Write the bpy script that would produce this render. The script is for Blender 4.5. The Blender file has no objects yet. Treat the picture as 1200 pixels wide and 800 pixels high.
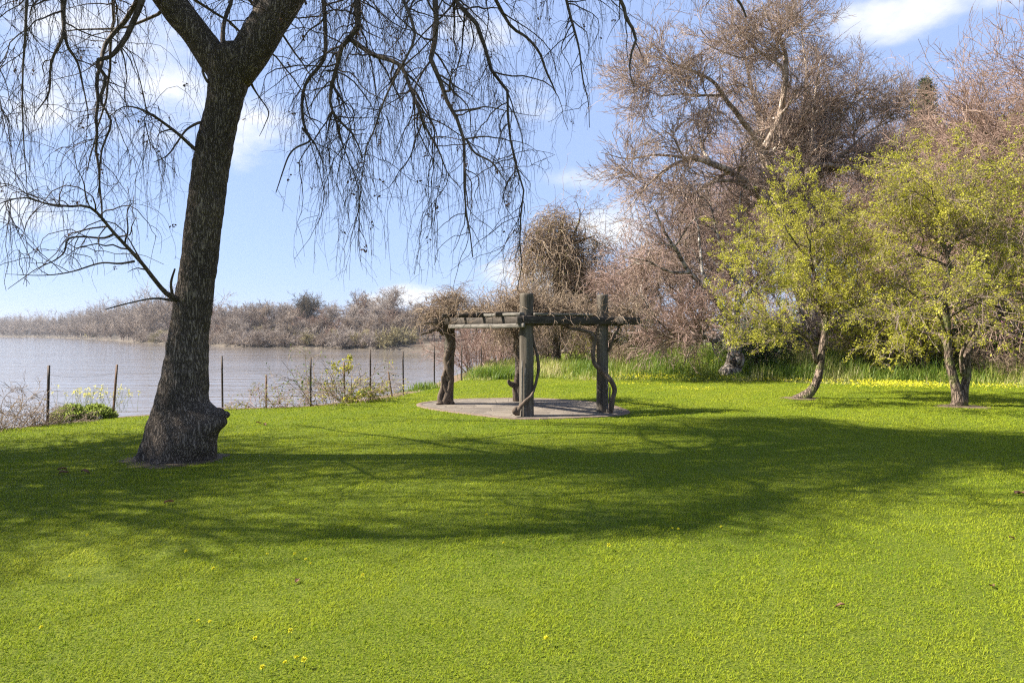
import bpy, math
import numpy as np
from mathutils import Vector

scene = bpy.context.scene
COL = scene.collection
RNG = np.random.default_rng(11)
PI = math.pi
F, CX, HY, EYE = 800.0, 600.0, 390.0, 1.7       # lens in pixels of the 1200 wide frame, horizon row, eye height


def un(px, py, d):
    return ((px - CX) * d / F, d, EYE - (py - HY) * d / F)


def gx(px, d):
    return (px - CX) * d / F


# ------------------------------------------------------------------ noise
def _hash(ix, iy, iz, seed):
    with np.errstate(over='ignore'):
        h = (ix.astype(np.uint32) * np.uint32(374761393) + iy.astype(np.uint32) * np.uint32(668265263)
             + iz.astype(np.uint32) * np.uint32(2147483647) + np.uint32(seed * 1013 + 7))
        h = (h ^ (h >> np.uint32(13))) * np.uint32(1274126177)
        h = h ^ (h >> np.uint32(16))
    return (h & np.uint32(0xFFFF)).astype(np.float64) / 65535.0


def vnoise(p, seed=0):
    p = np.asarray(p, dtype=np.float64)
    i = np.floor(p).astype(np.int64)
    f = p - i
    f = f * f * (3 - 2 * f)
    out = 0
    for dx in (0, 1):
        for dy in (0, 1):
            for dz in (0, 1):
                w = (f[:, 0] if dx else 1 - f[:, 0]) * (f[:, 1] if dy else 1 - f[:, 1]) * (f[:, 2] if dz else 1 - f[:, 2])
                out = out + w * _hash(i[:, 0] + dx, i[:, 1] + dy, i[:, 2] + dz, seed)
    return out


def noise2(x, y, s, seed=0):
    return vnoise(np.stack([np.asarray(x) * s, np.asarray(y) * s, np.zeros(np.size(x)) + .5], 1), seed)


def fbm(p, seed=0, oct=4):
    p = np.asarray(p, dtype=np.float64)
    a, s, t = .5, 0., 0.
    for k in range(oct):
        s = s + a * vnoise(p * (2 ** k), seed + k)
        t += a
        a *= .5
    return s / t


def sstep(a, b, x):
    t = np.clip((x - a) / (b - a), 0, 1)
    return t * t * (3 - 2 * t)


# ------------------------------------------------------------------ mesh building
class Geo:
    """collects quads and triangles (with one tint value per vertex) for ONE mesh"""

    def __init__(self):
        self.V, self.Q, self.T, self.A, self.n = [], [], [], [], 0

    def add(self, V, Q=None, T=None, tint=0.5):
        V = np.asarray(V, dtype=np.float64).reshape(-1, 3)
        if len(V) == 0:
            return
        if Q is not None and len(Q):
            self.Q.append(np.asarray(Q, dtype=np.int64).reshape(-1, 4) + self.n)
        if T is not None and len(T):
            self.T.append(np.asarray(T, dtype=np.int64).reshape(-1, 3) + self.n)
        self.V.append(V)
        self.A.append(np.broadcast_to(np.asarray(tint, dtype=np.float64), (len(V),)))
        self.n += len(V)

    def build(self, name, mat, parent=None, origin=(0, 0, 0), smooth=True):
        V = np.concatenate(self.V) - np.asarray(origin, dtype=np.float64)
        Q = np.concatenate(self.Q) if self.Q else np.zeros((0, 4), np.int64)
        T = np.concatenate(self.T) if self.T else np.zeros((0, 3), np.int64)
        me = bpy.data.meshes.new(name)
        me.vertices.add(len(V))
        me.vertices.foreach_set('co', V.astype(np.float32).ravel())
        nl = len(Q) * 4 + len(T) * 3
        me.loops.add(nl)
        me.loops.foreach_set('vertex_index', np.concatenate([Q.ravel(), T.ravel()]).astype(np.int32))
        npoly = len(Q) + len(T)
        me.polygons.add(npoly)
        st = np.concatenate([np.arange(len(Q)) * 4, len(Q) * 4 + np.arange(len(T)) * 3]).astype(np.int32)
        me.polygons.foreach_set('loop_start', st)
        if smooth:
            me.polygons.foreach_set('use_smooth', np.ones(npoly, dtype=bool))
        a = me.attributes.new('tint', 'FLOAT', 'POINT')
        a.data.foreach_set('value', np.concatenate(self.A).astype(np.float32))
        me.update(calc_edges=True)
        me.materials.append(mat)
        o = bpy.data.objects.new(name, me)
        COL.objects.link(o)
        if parent is not None:
            o.parent = parent
        else:
            o.location = origin
        return o


def norm(v):
    return v / np.maximum(np.linalg.norm(v, axis=-1, keepdims=True), 1e-9)


def tubes(geo, P, R, sides=3, tint=None, rng=RNG):
    """P (N,n,3) polylines, R (N,n) radii -> tubes"""
    P = np.asarray(P, dtype=np.float64)
    if len(P) == 0:
        return
    N, n, _ = P.shape
    T = np.empty_like(P)
    T[:, 1:-1] = P[:, 2:] - P[:, :-2]
    T[:, 0] = P[:, 1] - P[:, 0]
    T[:, -1] = P[:, -1] - P[:, -2]
    T = norm(T)
    mean = norm(P[:, -1] - P[:, 0] + 1e-6)
    ref = np.where(np.abs(mean[:, 2:3]) > .7, np.array([[1., .13, 0]]), np.array([[.05, .1, 1.]]))
    ref = np.repeat(ref[:, None, :], n, 1)
    U = norm(np.cross(T, ref))
    W = np.cross(T, U)
    ang = np.arange(sides) * 2 * PI / sides
    V = P[:, :, None, :] + (U[:, :, None, :] * np.cos(ang)[:, None] + W[:, :, None, :] * np.sin(ang)[:, None]) * np.asarray(R)[:, :, None, None]
    idx = np.arange(N * n * sides).reshape(N, n, sides)
    a = idx[:, :-1]
    b = idx[:, 1:]
    Q = np.stack([a, np.roll(a, -1, 2), np.roll(b, -1, 2), b], -1)
    if tint is None:
        tint = rng.random(N)
    tv = np.repeat(np.broadcast_to(np.asarray(tint, dtype=np.float64), (N,)), n * sides)
    geo.add(V.reshape(-1, 3), Q.reshape(-1, 4), tint=tv)


def spline(pts, n):
    """resample control points (k,m) to n by Catmull-Rom"""
    p = np.asarray(pts, dtype=np.float64)
    if len(p) == 2:
        t = np.linspace(0, 1, n)[:, None]
        return p[0] * (1 - t) + p[1] * t
    e = np.concatenate([[2 * p[0] - p[1]], p, [2 * p[-1] - p[-2]]])
    seg = np.linalg.norm(np.diff(p[:, :3], axis=0), axis=1)
    cum = np.concatenate([[0], np.cumsum(seg)])
    s = np.linspace(0, cum[-1], n)
    k = np.clip(np.searchsorted(cum, s, side='right') - 1, 0, len(seg) - 1)
    t = ((s - cum[k]) / np.maximum(seg[k], 1e-9))[:, None]
    a, b, c, d = e[k], e[k + 1], e[k + 2], e[k + 3]
    return .5 * (2 * b + (c - a) * t + (2 * a - 5 * b + 4 * c - d) * t ** 2 + (3 * b - a - 3 * c + d) * t ** 3)


def stem(geo, ctrl, n=40, sides=10, bump=0.0, bs=3.0, seed=1, tint=.5, jitter=0.0):
    """one fat tube through control points (x,y,z,r) with lumps"""
    s = spline(ctrl, n)
    P, R = s[:, :3].copy(), np.maximum(s[:, 3], .002)
    if jitter:
        q = P * 2.2
        P += (np.stack([vnoise(q, seed + 11), vnoise(q, seed + 12), vnoise(q, seed + 13)], 1) - .5) * 2 * jitter * np.minimum(1, np.arange(n) / 3)[:, None]
    T = norm(np.gradient(P, axis=0))
    u = np.cross(T[0], [0.3, 1, 0.1])
    u = u / np.linalg.norm(u)
    rings = []
    ang = np.arange(sides) * 2 * PI / sides
    for i in range(n):
        u = u - T[i] * np.dot(u, T[i])
        u /= np.linalg.norm(u)
        w = np.cross(T[i], u)
        d = np.cos(ang)[:, None] * u + np.sin(ang)[:, None] * w
        ring = P[i] + d * R[i]
        if bump:
            ring = P[i] + d * (R[i] * (1 + bump * 2 * (fbm(ring * bs, seed, 3) - .5)))[:, None]
        rings.append(ring)
    V = np.concatenate(rings + [P[:1], P[-1:]])
    idx = np.arange(n * sides).reshape(n, sides)
    a, b = idx[:-1], idx[1:]
    Q = np.stack([a, np.roll(a, -1, 1), np.roll(b, -1, 1), b], -1).reshape(-1, 4)
    c0, c1 = n * sides, n * sides + 1
    T0 = [(idx[0, (k + 1) % sides], idx[0, k], c0) for k in range(sides)]
    T1 = [(idx[-1, k], idx[-1, (k + 1) % sides], c1) for k in range(sides)]
    geo.add(V, Q, T0 + T1, tint=tint)
    return P, R


def grow(P0, D0, L, n, wig=.15, grav=0., gpow=1., rng=RNG):
    P = np.asarray(P0, dtype=np.float64).copy()
    D = norm(np.asarray(D0, dtype=np.float64))
    out = [P.copy()]
    st = (np.asarray(L) / n)[:, None]
    g = np.broadcast_to(np.asarray(grav, dtype=np.float64), (len(P),))
    for i in range(n):
        D = D + wig * rng.normal(size=P.shape)
        D[:, 2] -= g * ((i + 1) / n) ** gpow
        D = norm(D)
        P = P + D * st
        out.append(P.copy())
    return np.stack(out, 1)


def kids(P, R, M, tmin, tmax, amin, amax, rng=RNG, up=0., bylen=True, clump=0.):
    """M children on parents P (N,n,3): start, direction, radius of the parent there, parent"""
    N, n, _ = P.shape
    if bylen:
        ln = np.linalg.norm(np.diff(P, axis=1), axis=2).sum(1)
        if clump:
            ln = ln * rng.gamma(clump, 1., N)
        w = ln / ln.sum()
        par = rng.choice(N, M, p=w)
    else:
        par = np.arange(M) % N
    t = rng.uniform(tmin, tmax, M) * (n - 1)
    k = np.minimum(t.astype(int), n - 2)
    f = (t - k)[:, None]
    a, b = P[par, k], P[par, k + 1]
    pos = a * (1 - f) + b * f
    T = norm(b - a)
    r = R[par, k] * (1 - f[:, 0]) + R[par, k + 1] * f[:, 0]
    rnd = rng.normal(size=(M, 3))
    rnd[:, 2] += up
    perp = norm(rnd - T * (rnd * T).sum(1, keepdims=True))
    an = np.radians(rng.uniform(amin, amax, M))[:, None]
    return pos, norm(T * np.cos(an) + perp * np.sin(an)), r, par


def taper(r0, r1, n):
    t = np.linspace(0, 1, n)[None]
    return np.asarray(r0)[:, None] * (1 - t) + np.asarray(r1)[:, None] * t


def leaves(geo, P, D, size, width=.5, rng=RNG, tint=None, droop=0.):
    N = len(P)
    if N == 0:
        return
    D = norm(D + rng.normal(size=(N, 3)) * .5 - np.array([0, 0, droop]))
    S = norm(np.cross(D, rng.normal(size=(N, 3))))
    U = np.cross(D, S)
    s = np.asarray(size)[:, None]
    V = np.stack([P, P + D * s * .5 + S * s * width * .5 + U * s * .08, P + D * s, P + D * s * .5 - S * s * width * .5 + U * s * .08], 1)
    if tint is None:
        tint = rng.random(N)
    geo.add(V.reshape(-1, 3), np.arange(N * 4).reshape(N, 4), tint=np.repeat(tint, 4))


def blades(geo, P, lean, length, width, tint, rng=RNG):
    N = len(P)
    az = rng.uniform(0, 2 * PI, N)
    h = np.stack([np.cos(az), np.sin(az), 0 * az], 1)
    s = np.stack([-np.sin(az), np.cos(az), 0 * az], 1)
    L = length[:, None]
    w = (width / 2)[:, None]
    sl, cl = np.sin(lean)[:, None], np.cos(lean)[:, None]
    z = np.array([[0, 0, 1.]])
    mid = P + h * sl * L * .45 + z * cl * L * .6
    tip = P + h * sl * L * 1.1 + z * cl * L * .9
    V = np.stack([P - s * w, P + s * w, mid - s * w * .8, mid + s * w * .8, tip], 1)
    b = (np.arange(N) * 5)[:, None, None]
    T = np.array([[0, 1, 2], [1, 3, 2], [2, 3, 4]])[None] + b
    geo.add(V.reshape(-1, 3), None, T.reshape(-1, 3), tint=np.repeat(tint, 5))


def box(geo, c, sx, sy, sz, ax=(1, 0, 0), tint=.5, wob=0.0, seg=8, bev=.012, seed=0):
    """bevelled, slightly uneven timber along ax (horizontal), centre c"""
    ax = np.array(ax, float)
    ax /= np.linalg.norm(ax)
    side = np.array([-ax[1], ax[0], 0])
    up = np.array([0, 0, 1.])
    hy, hz = sy / 2, sz / 2
    prof = np.array([(-hy + bev, -hz), (hy - bev, -hz), (hy, -hz + bev), (hy, hz - bev), (hy - bev, hz), (-hy + bev, hz), (-hy, hz - bev), (-hy, -hz + bev)])
    ts = np.concatenate([[-sx / 2], np.linspace(-sx / 2 + bev, sx / 2 - bev, seg), [sx / 2]])
    rings = []
    for i, t in enumerate(ts):
        k = (1 - bev * 1.2 / max(sy, sz)) if i in (0, len(ts) - 1) else 1
        ring = np.array(c) + ax * t + side * (prof[:, :1] * k) + up * (prof[:, 1:] * k)
        if wob:
            ring = ring + (np.stack([vnoise(ring * 3, seed), vnoise(ring * 3, seed + 1), vnoise(ring * 3, seed + 2)], 1) - .5) * wob
        rings.append(ring)
    n = len(ts)
    V = np.concatenate(rings + [rings[0].mean(0)[None], rings[-1].mean(0)[None]])
    idx = np.arange(n * 8).reshape(n, 8)
    a, b = idx[:-1], idx[1:]
    Q = np.stack([a, np.roll(a, -1, 1), np.roll(b, -1, 1), b], -1).reshape(-1, 4)
    T0 = [(idx[0, (k + 1) % 8], idx[0, k], n * 8) for k in range(8)]
    T1 = [(idx[-1, k], idx[-1, (k + 1) % 8], n * 8 + 1) for k in range(8)]
    geo.add(V, Q, T0 + T1, tint=tint)


# ------------------------------------------------------------------ tags
def empty(name, loc):
    o = bpy.data.objects.new(name, None)
    o.empty_display_size = .2
    o.location = loc
    COL.objects.link(o)
    return o


def tag(o, label=None, cat=None, group=None, kind=None):
    if label:
        o['label'] = label
    if cat:
        o['category'] = cat
    if group:
        o['group'] = group
    if kind:
        o['kind'] = kind
    return o


def dup(root, loc, rz, sc, label=None, group=None):
    r = root.copy()
    COL.objects.link(r)
    r.location = loc
    r.rotation_euler = (0, 0, rz)
    r.scale = sc if hasattr(sc, '__len__') else (sc, sc, sc)
    if label:
        r['label'] = label
    if group:
        r['group'] = group
    for ch in list(root.children):
        c = ch.copy()
        COL.objects.link(c)
        c.parent = r
    return r


# ------------------------------------------------------------------ materials
def mat_new(name):
    m = bpy.data.materials.new(name)
    m.use_nodes = True
    nt = m.node_tree
    nt.nodes.clear()
    out = nt.nodes.new('ShaderNodeOutputMaterial')
    return m, nt, out


def nd(nt, typ, **kw):
    n = nt.nodes.new(typ)
    for k, v in kw.items():
        if k in n.inputs:
            n.inputs[k].default_value = v
        else:
            setattr(n, k, v)
    return n


def ramp(nt, fac, stops):
    r = nt.nodes.new('ShaderNodeValToRGB')
    e = r.color_ramp.elements
    while len(e) < len(stops):
        e.new(.5)
    for i, (p, c) in enumerate(stops):
        e[i].position = p
        e[i].color = (*c, 1)
    nt.links.new(fac, r.inputs['Fac'])
    return r.outputs['Color']


def leaf_mat(name, stops, transl=.45, rough=.6, tcol=None, spec=.25):
    m, nt, out = mat_new(name)
    at = nd(nt, 'ShaderNodeAttribute', attribute_name='tint')
    c = ramp(nt, at.outputs['Fac'], stops)
    b = nd(nt, 'ShaderNodeBsdfPrincipled', Roughness=rough)
    b.inputs['Specular IOR Level'].default_value = spec
    nt.links.new(c, b.inputs['Base Color'])
    t = nt.nodes.new('ShaderNodeBsdfTranslucent')
    if tcol:
        mx = nt.nodes.new('ShaderNodeMix')
        mx.data_type = 'RGBA'
        mx.blend_type = 'MULTIPLY'
        mx.inputs['Factor'].default_value = 1
        nt.links.new(c, mx.inputs['A'])
        mx.inputs['B'].default_value = (*tcol, 1)
        nt.links.new(mx.outputs['Result'], t.inputs['Color'])
    else:
        nt.links.new(c, t.inputs['Color'])
    s = nd(nt, 'ShaderNodeMixShader', Fac=transl)
    nt.links.new(b.outputs[0], s.inputs[1])
    nt.links.new(t.outputs[0], s.inputs[2])
    nt.links.new(s.outputs[0], out.inputs[0])
    return m


def twig_mat(name, stops, rough=.75):
    m, nt, out = mat_new(name)
    at = nd(nt, 'ShaderNodeAttribute', attribute_name='tint')
    c = ramp(nt, at.outputs['Fac'], stops)
    b = nd(nt, 'ShaderNodeBsdfPrincipled', Roughness=rough)
    b.inputs['Specular IOR Level'].default_value = .25
    nt.links.new(c, b.inputs['Base Color'])
    nt.links.new(b.outputs[0], out.inputs[0])
    return m


def bark_mat(name, dark, mid, light, scale=18., stretch=.3, dist=.02, moss=None):
    m, nt, out = mat_new(name)
    tc = nt.nodes.new('ShaderNodeTexCoord')
    mp = nd(nt, 'ShaderNodeMapping')
    mp.inputs['Scale'].default_value = (1, 1, stretch)
    nt.links.new(tc.outputs['Object'], mp.inputs['Vector'])
    n0 = nd(nt, 'ShaderNodeTexNoise', Scale=scale * .5, Detail=4.)
    nt.links.new(mp.outputs[0], n0.inputs['Vector'])
    mixv = nt.nodes.new('ShaderNodeMix')
    mixv.data_type = 'VECTOR'
    mixv.inputs['Factor'].default_value = .2
    nt.links.new(mp.outputs[0], mixv.inputs['A'])
    nt.links.new(n0.outputs['Color'], mixv.inputs['B'])
    v = nd(nt, 'ShaderNodeTexVoronoi', Scale=scale)
    v.feature = 'DISTANCE_TO_EDGE'
    nt.links.new(mixv.outputs['Result'], v.inputs['Vector'])
    n1 = nd(nt, 'ShaderNodeTexNoise', Scale=scale * 2.2, Detail=6., Roughness=.7)
    nt.links.new(mp.outputs[0], n1.inputs['Vector'])
    h = nd(nt, 'ShaderNodeMath', operation='MULTIPLY_ADD')
    mr = nd(nt, 'ShaderNodeMapRange')
    mr.inputs['From Max'].default_value = .28
    nt.links.new(v.outputs['Distance'], mr.inputs['Value'])
    nt.links.new(n1.outputs['Fac'], h.inputs[0])
    h.inputs[1].default_value = .42
    nt.links.new(mr.outputs[0], h.inputs[2])
    c = ramp(nt, h.outputs[0], [(.2, dark), (.62, mid), (1.0, light)])
    n2 = nd(nt, 'ShaderNodeTexNoise', Scale=1.7, Detail=4.)
    nt.links.new(tc.outputs['Object'], n2.inputs['Vector'])
    mx = nt.nodes.new('ShaderNodeMix')
    mx.data_type = 'RGBA'
    mx.blend_type = 'MULTIPLY'
    mx.inputs['Factor'].default_value = 1
    nt.links.new(c, mx.inputs['A'])
    nt.links.new(ramp(nt, n2.outputs['Fac'], [(.3, (.7, .68, .66)), (.7, (1.2, 1.15, 1.1))]), mx.inputs['B'])
    col = mx.outputs['Result']
    if moss:
        n3 = nd(nt, 'ShaderNodeTexNoise', Scale=3.1, Detail=5.)
        nt.links.new(tc.outputs['Object'], n3.inputs['Vector'])
        mr3 = nd(nt, 'ShaderNodeMapRange')
        mr3.inputs['From Min'].default_value = .52
        mr3.inputs['From Max'].default_value = .68
        nt.links.new(n3.outputs['Fac'], mr3.inputs['Value'])
        m3 = nt.nodes.new('ShaderNodeMix')
        m3.data_type = 'RGBA'
        nt.links.new(mr3.outputs[0], m3.inputs['Factor'])
        nt.links.new(col, m3.inputs['A'])
        m3.inputs['B'].default_value = (*moss, 1)
        col = m3.outputs['Result']
    b = nd(nt, 'ShaderNodeBsdfPrincipled', Roughness=.85)
    b.inputs['Specular IOR Level'].default_value = .2
    nt.links.new(col, b.inputs['Base Color'])
    bp = nd(nt, 'ShaderNodeBump', Strength=1., Distance=dist)
    nt.links.new(h.outputs[0], bp.inputs['Height'])
    nt.links.new(bp.outputs[0], b.inputs['Normal'])
    nt.links.new(b.outputs[0], out.inputs[0])
    return m


def noise_mat(name, stops, scale=6., stretch=(1, 1, 1), rough=.8, bump=.3, dist=.01, detail=6., metallic=0.):
    m, nt, out = mat_new(name)
    tc = nt.nodes.new('ShaderNodeTexCoord')
    mp = nd(nt, 'ShaderNodeMapping')
    mp.inputs['Scale'].default_value = stretch
    nt.links.new(tc.outputs['Object'], mp.inputs['Vector'])
    n = nd(nt, 'ShaderNodeTexNoise', Scale=scale, Detail=detail, Roughness=.65)
    nt.links.new(mp.outputs[0], n.inputs['Vector'])
    c = ramp(nt, n.outputs['Fac'], stops)
    b = nd(nt, 'ShaderNodeBsdfPrincipled', Roughness=rough, Metallic=metallic)
    b.inputs['Specular IOR Level'].default_value = .25
    nt.links.new(c, b.inputs['Base Color'])
    bp = nd(nt, 'ShaderNodeBump', Strength=bump, Distance=dist)
    nt.links.new(n.outputs['Fac'], bp.inputs['Height'])
    nt.links.new(bp.outputs[0], b.inputs['Normal'])
    nt.links.new(b.outputs[0], out.inputs[0])
    return m


M = {}
M['grass'] = leaf_mat('lawn_grass', [(0, (.105, .175, .012)), (.4, (.225, .278, .016)), (.75, (.29, .325, .022)), (1, (.34, .35, .045))], .45, .6, spec=.04)
M['tallgrass'] = leaf_mat('tall_grass', [(0, (.075, .14, .02)), (.5, (.17, .24, .03)), (.8, (.31, .33, .055)), (1, (.50, .43, .21))], .45, .5)
M['moundleaf'] = leaf_mat('mound_leaf', [(0, (.16, .22, .04)), (.6, (.28, .34, .06)), (1, (.40, .44, .12))], .5)
M['yellow'] = leaf_mat('yellow_petal', [(0, (.60, .55, .025)), (1, (.76, .70, .05))], .35)
M['paleyellow'] = leaf_mat('pale_yellow_petal', [(0, (.62, .58, .20)), (1, (.75, .68, .14))], .35)
M['pink'] = leaf_mat('pink_blossom', [(0, (.45, .14, .30)), (1, (.60, .27, .42))], .3)
M['springleaf'] = leaf_mat('spring_leaf', [(0, (.22, .22, .025)), (.5, (.42, .40, .035)), (1, (.56, .51, .09))], .5)
M['palebud'] = leaf_mat('pale_leaf', [(0, (.22, .21, .07)), (.6, (.34, .33, .08)), (1, (.50, .46, .22))], .45)
M['greenleaf'] = leaf_mat('green_leaf', [(0, (.035, .075, .012)), (.6, (.09, .15, .02)), (1, (.20, .24, .03))], .35, .45)
M['oliveleaf'] = leaf_mat('olive_leaf', [(0, (.10, .12, .02)), (.6, (.22, .23, .035)), (1, (.40, .32, .05))], .4)
M['darkleaf'] = leaf_mat('ivy_leaf', [(0, (.015, .035, .010)), (.8, (.045, .08, .018)), (1, (.12, .15, .03))], .25, .4)
M['dryleaf'] = leaf_mat('dry_leaf', [(0, (.06, .035, .022)), (1, (.17, .09, .05))], .2, .8)
M['bark'] = bark_mat('furrowed_bark', (.042, .033, .025), (.15, .118, .09), (.225, .185, .145), 29., .17, .03)
M['burl'] = bark_mat('burl_bark', (.03, .022, .017), (.105, .08, .06), (.20, .16, .125), 26., .7, .02)
M['twig_dark'] = twig_mat('weeping_twig', [(0, (.040, .028, .021)), (1, (.095, .068, .050))])
M['branch_dark'] = noise_mat('weeping_branch', [(.3, (.035, .027, .02)), (.7, (.12, .09, .065))], 14., (1, 1, .5), .85, .6, .01)
M['pale_bark'] = bark_mat('pale_bark', (.10, .075, .055), (.33, .26, .20), (.50, .42, .34), 5., .3, .05)
M['gnarl_bark'] = bark_mat('gnarled_bark', (.045, .037, .03), (.25, .215, .18), (.42, .38, .33), 5., .5, .06)
M['grey_bark'] = bark_mat('grey_brown_bark', (.03, .022, .016), (.115, .085, .062), (.21, .16, .12), 14., .35, .02, moss=(.14, .15, .045))
M['twig_pink'] = twig_mat('pinkish_twig', [(0, (.17, .115, .085)), (.6, (.28, .20, .15)), (1, (.39, .30, .23))])
M['twig_red'] = twig_mat('reddish_twig', [(0, (.175, .11, .08)), (.6, (.30, .195, .145)), (1, (.40, .285, .21))])
M['twig_mauve'] = twig_mat('mauve_twig', [(0, (.17, .105, .082)), (.6, (.29, .19, .15)), (1, (.39, .28, .225))])
M['twig_tan'] = twig_mat('tan_vine_twig', [(0, (.11, .075, .05)), (.6, (.25, .18, .12)), (1, (.40, .30, .20))])
M['twig_grey'] = twig_mat('grey_twig', [(0, (.10, .072, .055)), (1, (.25, .19, .15))])
M['vine_bark'] = noise_mat('vine_bark', [(.3, (.035, .025, .018)), (.7, (.17, .125, .09))], 12., (1, 1, .4), .9, .8, .02)
M['post_wood'] = noise_mat('weathered_log', [(.28, (.025, .02, .015)), (.5, (.10, .083, .062)), (.75, (.185, .16, .125))], 11., (1, 1, .07), .9, 1., .02)
M['beam_wood'] = noise_mat('dark_timber', [(.25, (.022, .018, .014)), (.6, (.07, .056, .043)), (.85, (.16, .135, .105))], 9., (.5, .5, 2.), .85, .6, .01)
M['plank_wood'] = noise_mat('grey_plank', [(.25, (.06, .053, .043)), (.75, (.20, .18, .15))], 9., (.5, .5, 2.), .85, .6, .01)
M['steel'] = noise_mat('rusty_steel', [(.3, (.025, .022, .02)), (.7, (.085, .06, .045))], 20., (1, 1, .4), .7, .3, .002, metallic=.3)
M['rust'] = noise_mat('rust_steel', [(.3, (.06, .035, .022)), (.7, (.20, .12, .075))], 20., (1, 1, .4), .75, .3, .002)
M['wire'] = noise_mat('fence_wire', [(.3, (.10, .095, .09)), (.7, (.22, .20, .19))], 20., (1, 1, 1), .6, .1, .001, metallic=.5)
M['palewood'] = noise_mat('pale_wood', [(.3, (.30, .27, .23)), (.7, (.55, .51, .45))], 8., (1, 1, .3), .8, .4, .01)
M['soilpatch'] = noise_mat('bare_soil', [(.3, (.06, .042, .026)), (.7, (.16, .115, .072))], 14., (1, 1, 1), .95, .8, .02)


def far_twigs(name, a, b, c):
    return twig_mat(name, [(0, a), (.55, b), (1, c)])


M['far_brown'] = far_twigs('far_brown_twig', (.15, .112, .085), (.245, .19, .145), (.35, .28, .22))
M['far_grey'] = far_twigs('far_grey_twig', (.18, .145, .12), (.29, .24, .20), (.41, .345, .29))
M['far_red'] = far_twigs('far_red_twig', (.15, .095, .07), (.25, .165, .12), (.34, .245, .185))
M['far_dark'] = far_twigs('far_dark_twig', (.05, .042, .028), (.10, .08, .05), (.17, .13, .085))
M['far_olive'] = far_twigs('far_olive_twig', (.15, .12, .06), (.27, .225, .105), (.38, .32, .16))
M['far_trunk'] = noise_mat('far_trunk', [(.3, (.15, .12, .10)), (.7, (.36, .31, .26))], .8, (1, 1, .3), .9, .2, .1)

# ------------------------------------------------------------------ terrain
EDGE = np.array([(-400, -160), (-60, -14), (-20, 5.5), (-11, 10.9), (-8.9, 12.35), (-8.2, 13.9), (-6.7, 15.5), (-4.8, 16.25), (-3.7, 17.8), (-2.9, 19.5),
                 (-2.35, 21.8), (-1.9, 25), (-1.5, 29), (0, 40), (12, 75), (50, 150), (200, 300), (1500, 900)], float)
FARB = [(-900, 5000), (-420, 2600), (-260, 1700), (-120, 1150), (25, 800), (110, 530), (160, 345), (250, 268), (300, 231), (400, 213), (480, 193), (560, 178), (640, 186), (760, 215), (950, 300), (1300, 420)]
FAR = np.array([(gx(p, d), d) for p, d in FARB])
WATER_Z = -3.3


def sdist(x, y, poly):
    """signed distance to a polyline walked left to right: positive on its left (the river for EDGE)"""
    x, y = np.asarray(x, float), np.asarray(y, float)
    best = np.full(x.shape, 1e18)
    sg = np.ones(x.shape)
    for a, b in zip(poly[:-1], poly[1:]):
        d = b - a
        t = np.clip(((x - a[0]) * d[0] + (y - a[1]) * d[1]) / (d @ d), 0, 1)
        ex, ey = x - a[0] - t * d[0], y - a[1] - t * d[1]
        q = ex * ex + ey * ey
        c = d[0] * (y - a[1]) - d[1] * (x - a[0])
        m = q < best
        best = np.where(m, q, best)
        sg = np.where(m, np.sign(c), sg)
    return np.sqrt(best) * sg


def gz(x, y):
    x, y = np.asarray(x, float), np.asarray(y, float)
    sd = sdist(x, y, EDGE)
    z = (noise2(x, y, .35, 3) - .5) * .05 + (noise2(x, y, 1.3, 5) - .5) * .018
    z = z * sstep(0, 6, np.abs(y) + 1) * (1 - sstep(60, 100, np.abs(x) + y))
    z = z + .38 * sstep(23.5, 29, y) * sstep(-3.5, 3, x) * (1 - sstep(60, 200, y))
    z = z - .06 * sstep(-.5, .2, sd) - 5.4 * sstep(.35, 7.5, sd) + .25 * (noise2(x, y, .8, 8) - .5) * sstep(.2, 2, sd)
    return z


def gz1(x, y):
    return float(gz(np.array([x]), np.array([y]))[0])


xs = np.concatenate([-np.geomspace(3500, 16.5, 26), np.arange(-16, 22, .25), np.geomspace(22.5, 3500, 26)])
ys = np.concatenate([-np.geomspace(2500, 4.5, 18), np.arange(-4, 34, .25), np.geomspace(34.5, 3800, 34)])
GX, GY = np.meshgrid(xs, ys)
gxf, gyf = GX.ravel(), GY.ravel()
gzf = gz(gxf, gyf)
g = Geo()
nx, ny = len(xs), len(ys)
ii = np.arange(nx * ny).reshape(ny, nx)
Qg = np.stack([ii[:-1, :-1], ii[:-1, 1:], ii[1:, 1:], ii[1:, :-1]], -1).reshape(-1, 4)
sdg = sdist(gxf, gyf, EDGE)
soil = sstep(-.35, .1, sdg + (noise2(gxf, gyf, 1.6, 21) - .5) * .7)
g.add(np.stack([gxf, gyf, gzf], 1), Qg, tint=soil)

m, nt, out = mat_new('ground_lawn_and_soil')
tc = nt.nodes.new('ShaderNodeTexCoord')
at = nd(nt, 'ShaderNodeAttribute', attribute_name='tint')
n1 = nd(nt, 'ShaderNodeTexNoise', Scale=60., Detail=8., Roughness=.75)
n2 = nd(nt, 'ShaderNodeTexNoise', Scale=.45, Detail=4.)
nt.links.new(tc.outputs['Object'], n1.inputs['Vector'])
nt.links.new(tc.outputs['Object'], n2.inputs['Vector'])
cg = ramp(nt, n1.outputs['Fac'], [(.36, (.03, .045, .006)), (.5, (.11, .14, .014)), (.64, (.21, .22, .03))])
cs = ramp(nt, n1.outputs['Fac'], [(.3, (.09, .065, .04)), (.7, (.24, .175, .115))])
mx = nt.nodes.new('ShaderNodeMix')
mx.data_type = 'RGBA'
nt.links.new(at.outputs['Fac'], mx.inputs['Factor'])
nt.links.new(cg, mx.inputs['A'])
nt.links.new(cs, mx.inputs['B'])
b = nd(nt, 'ShaderNodeBsdfPrincipled', Roughness=.95)
b.inputs['Specular IOR Level'].default_value = .1
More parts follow.
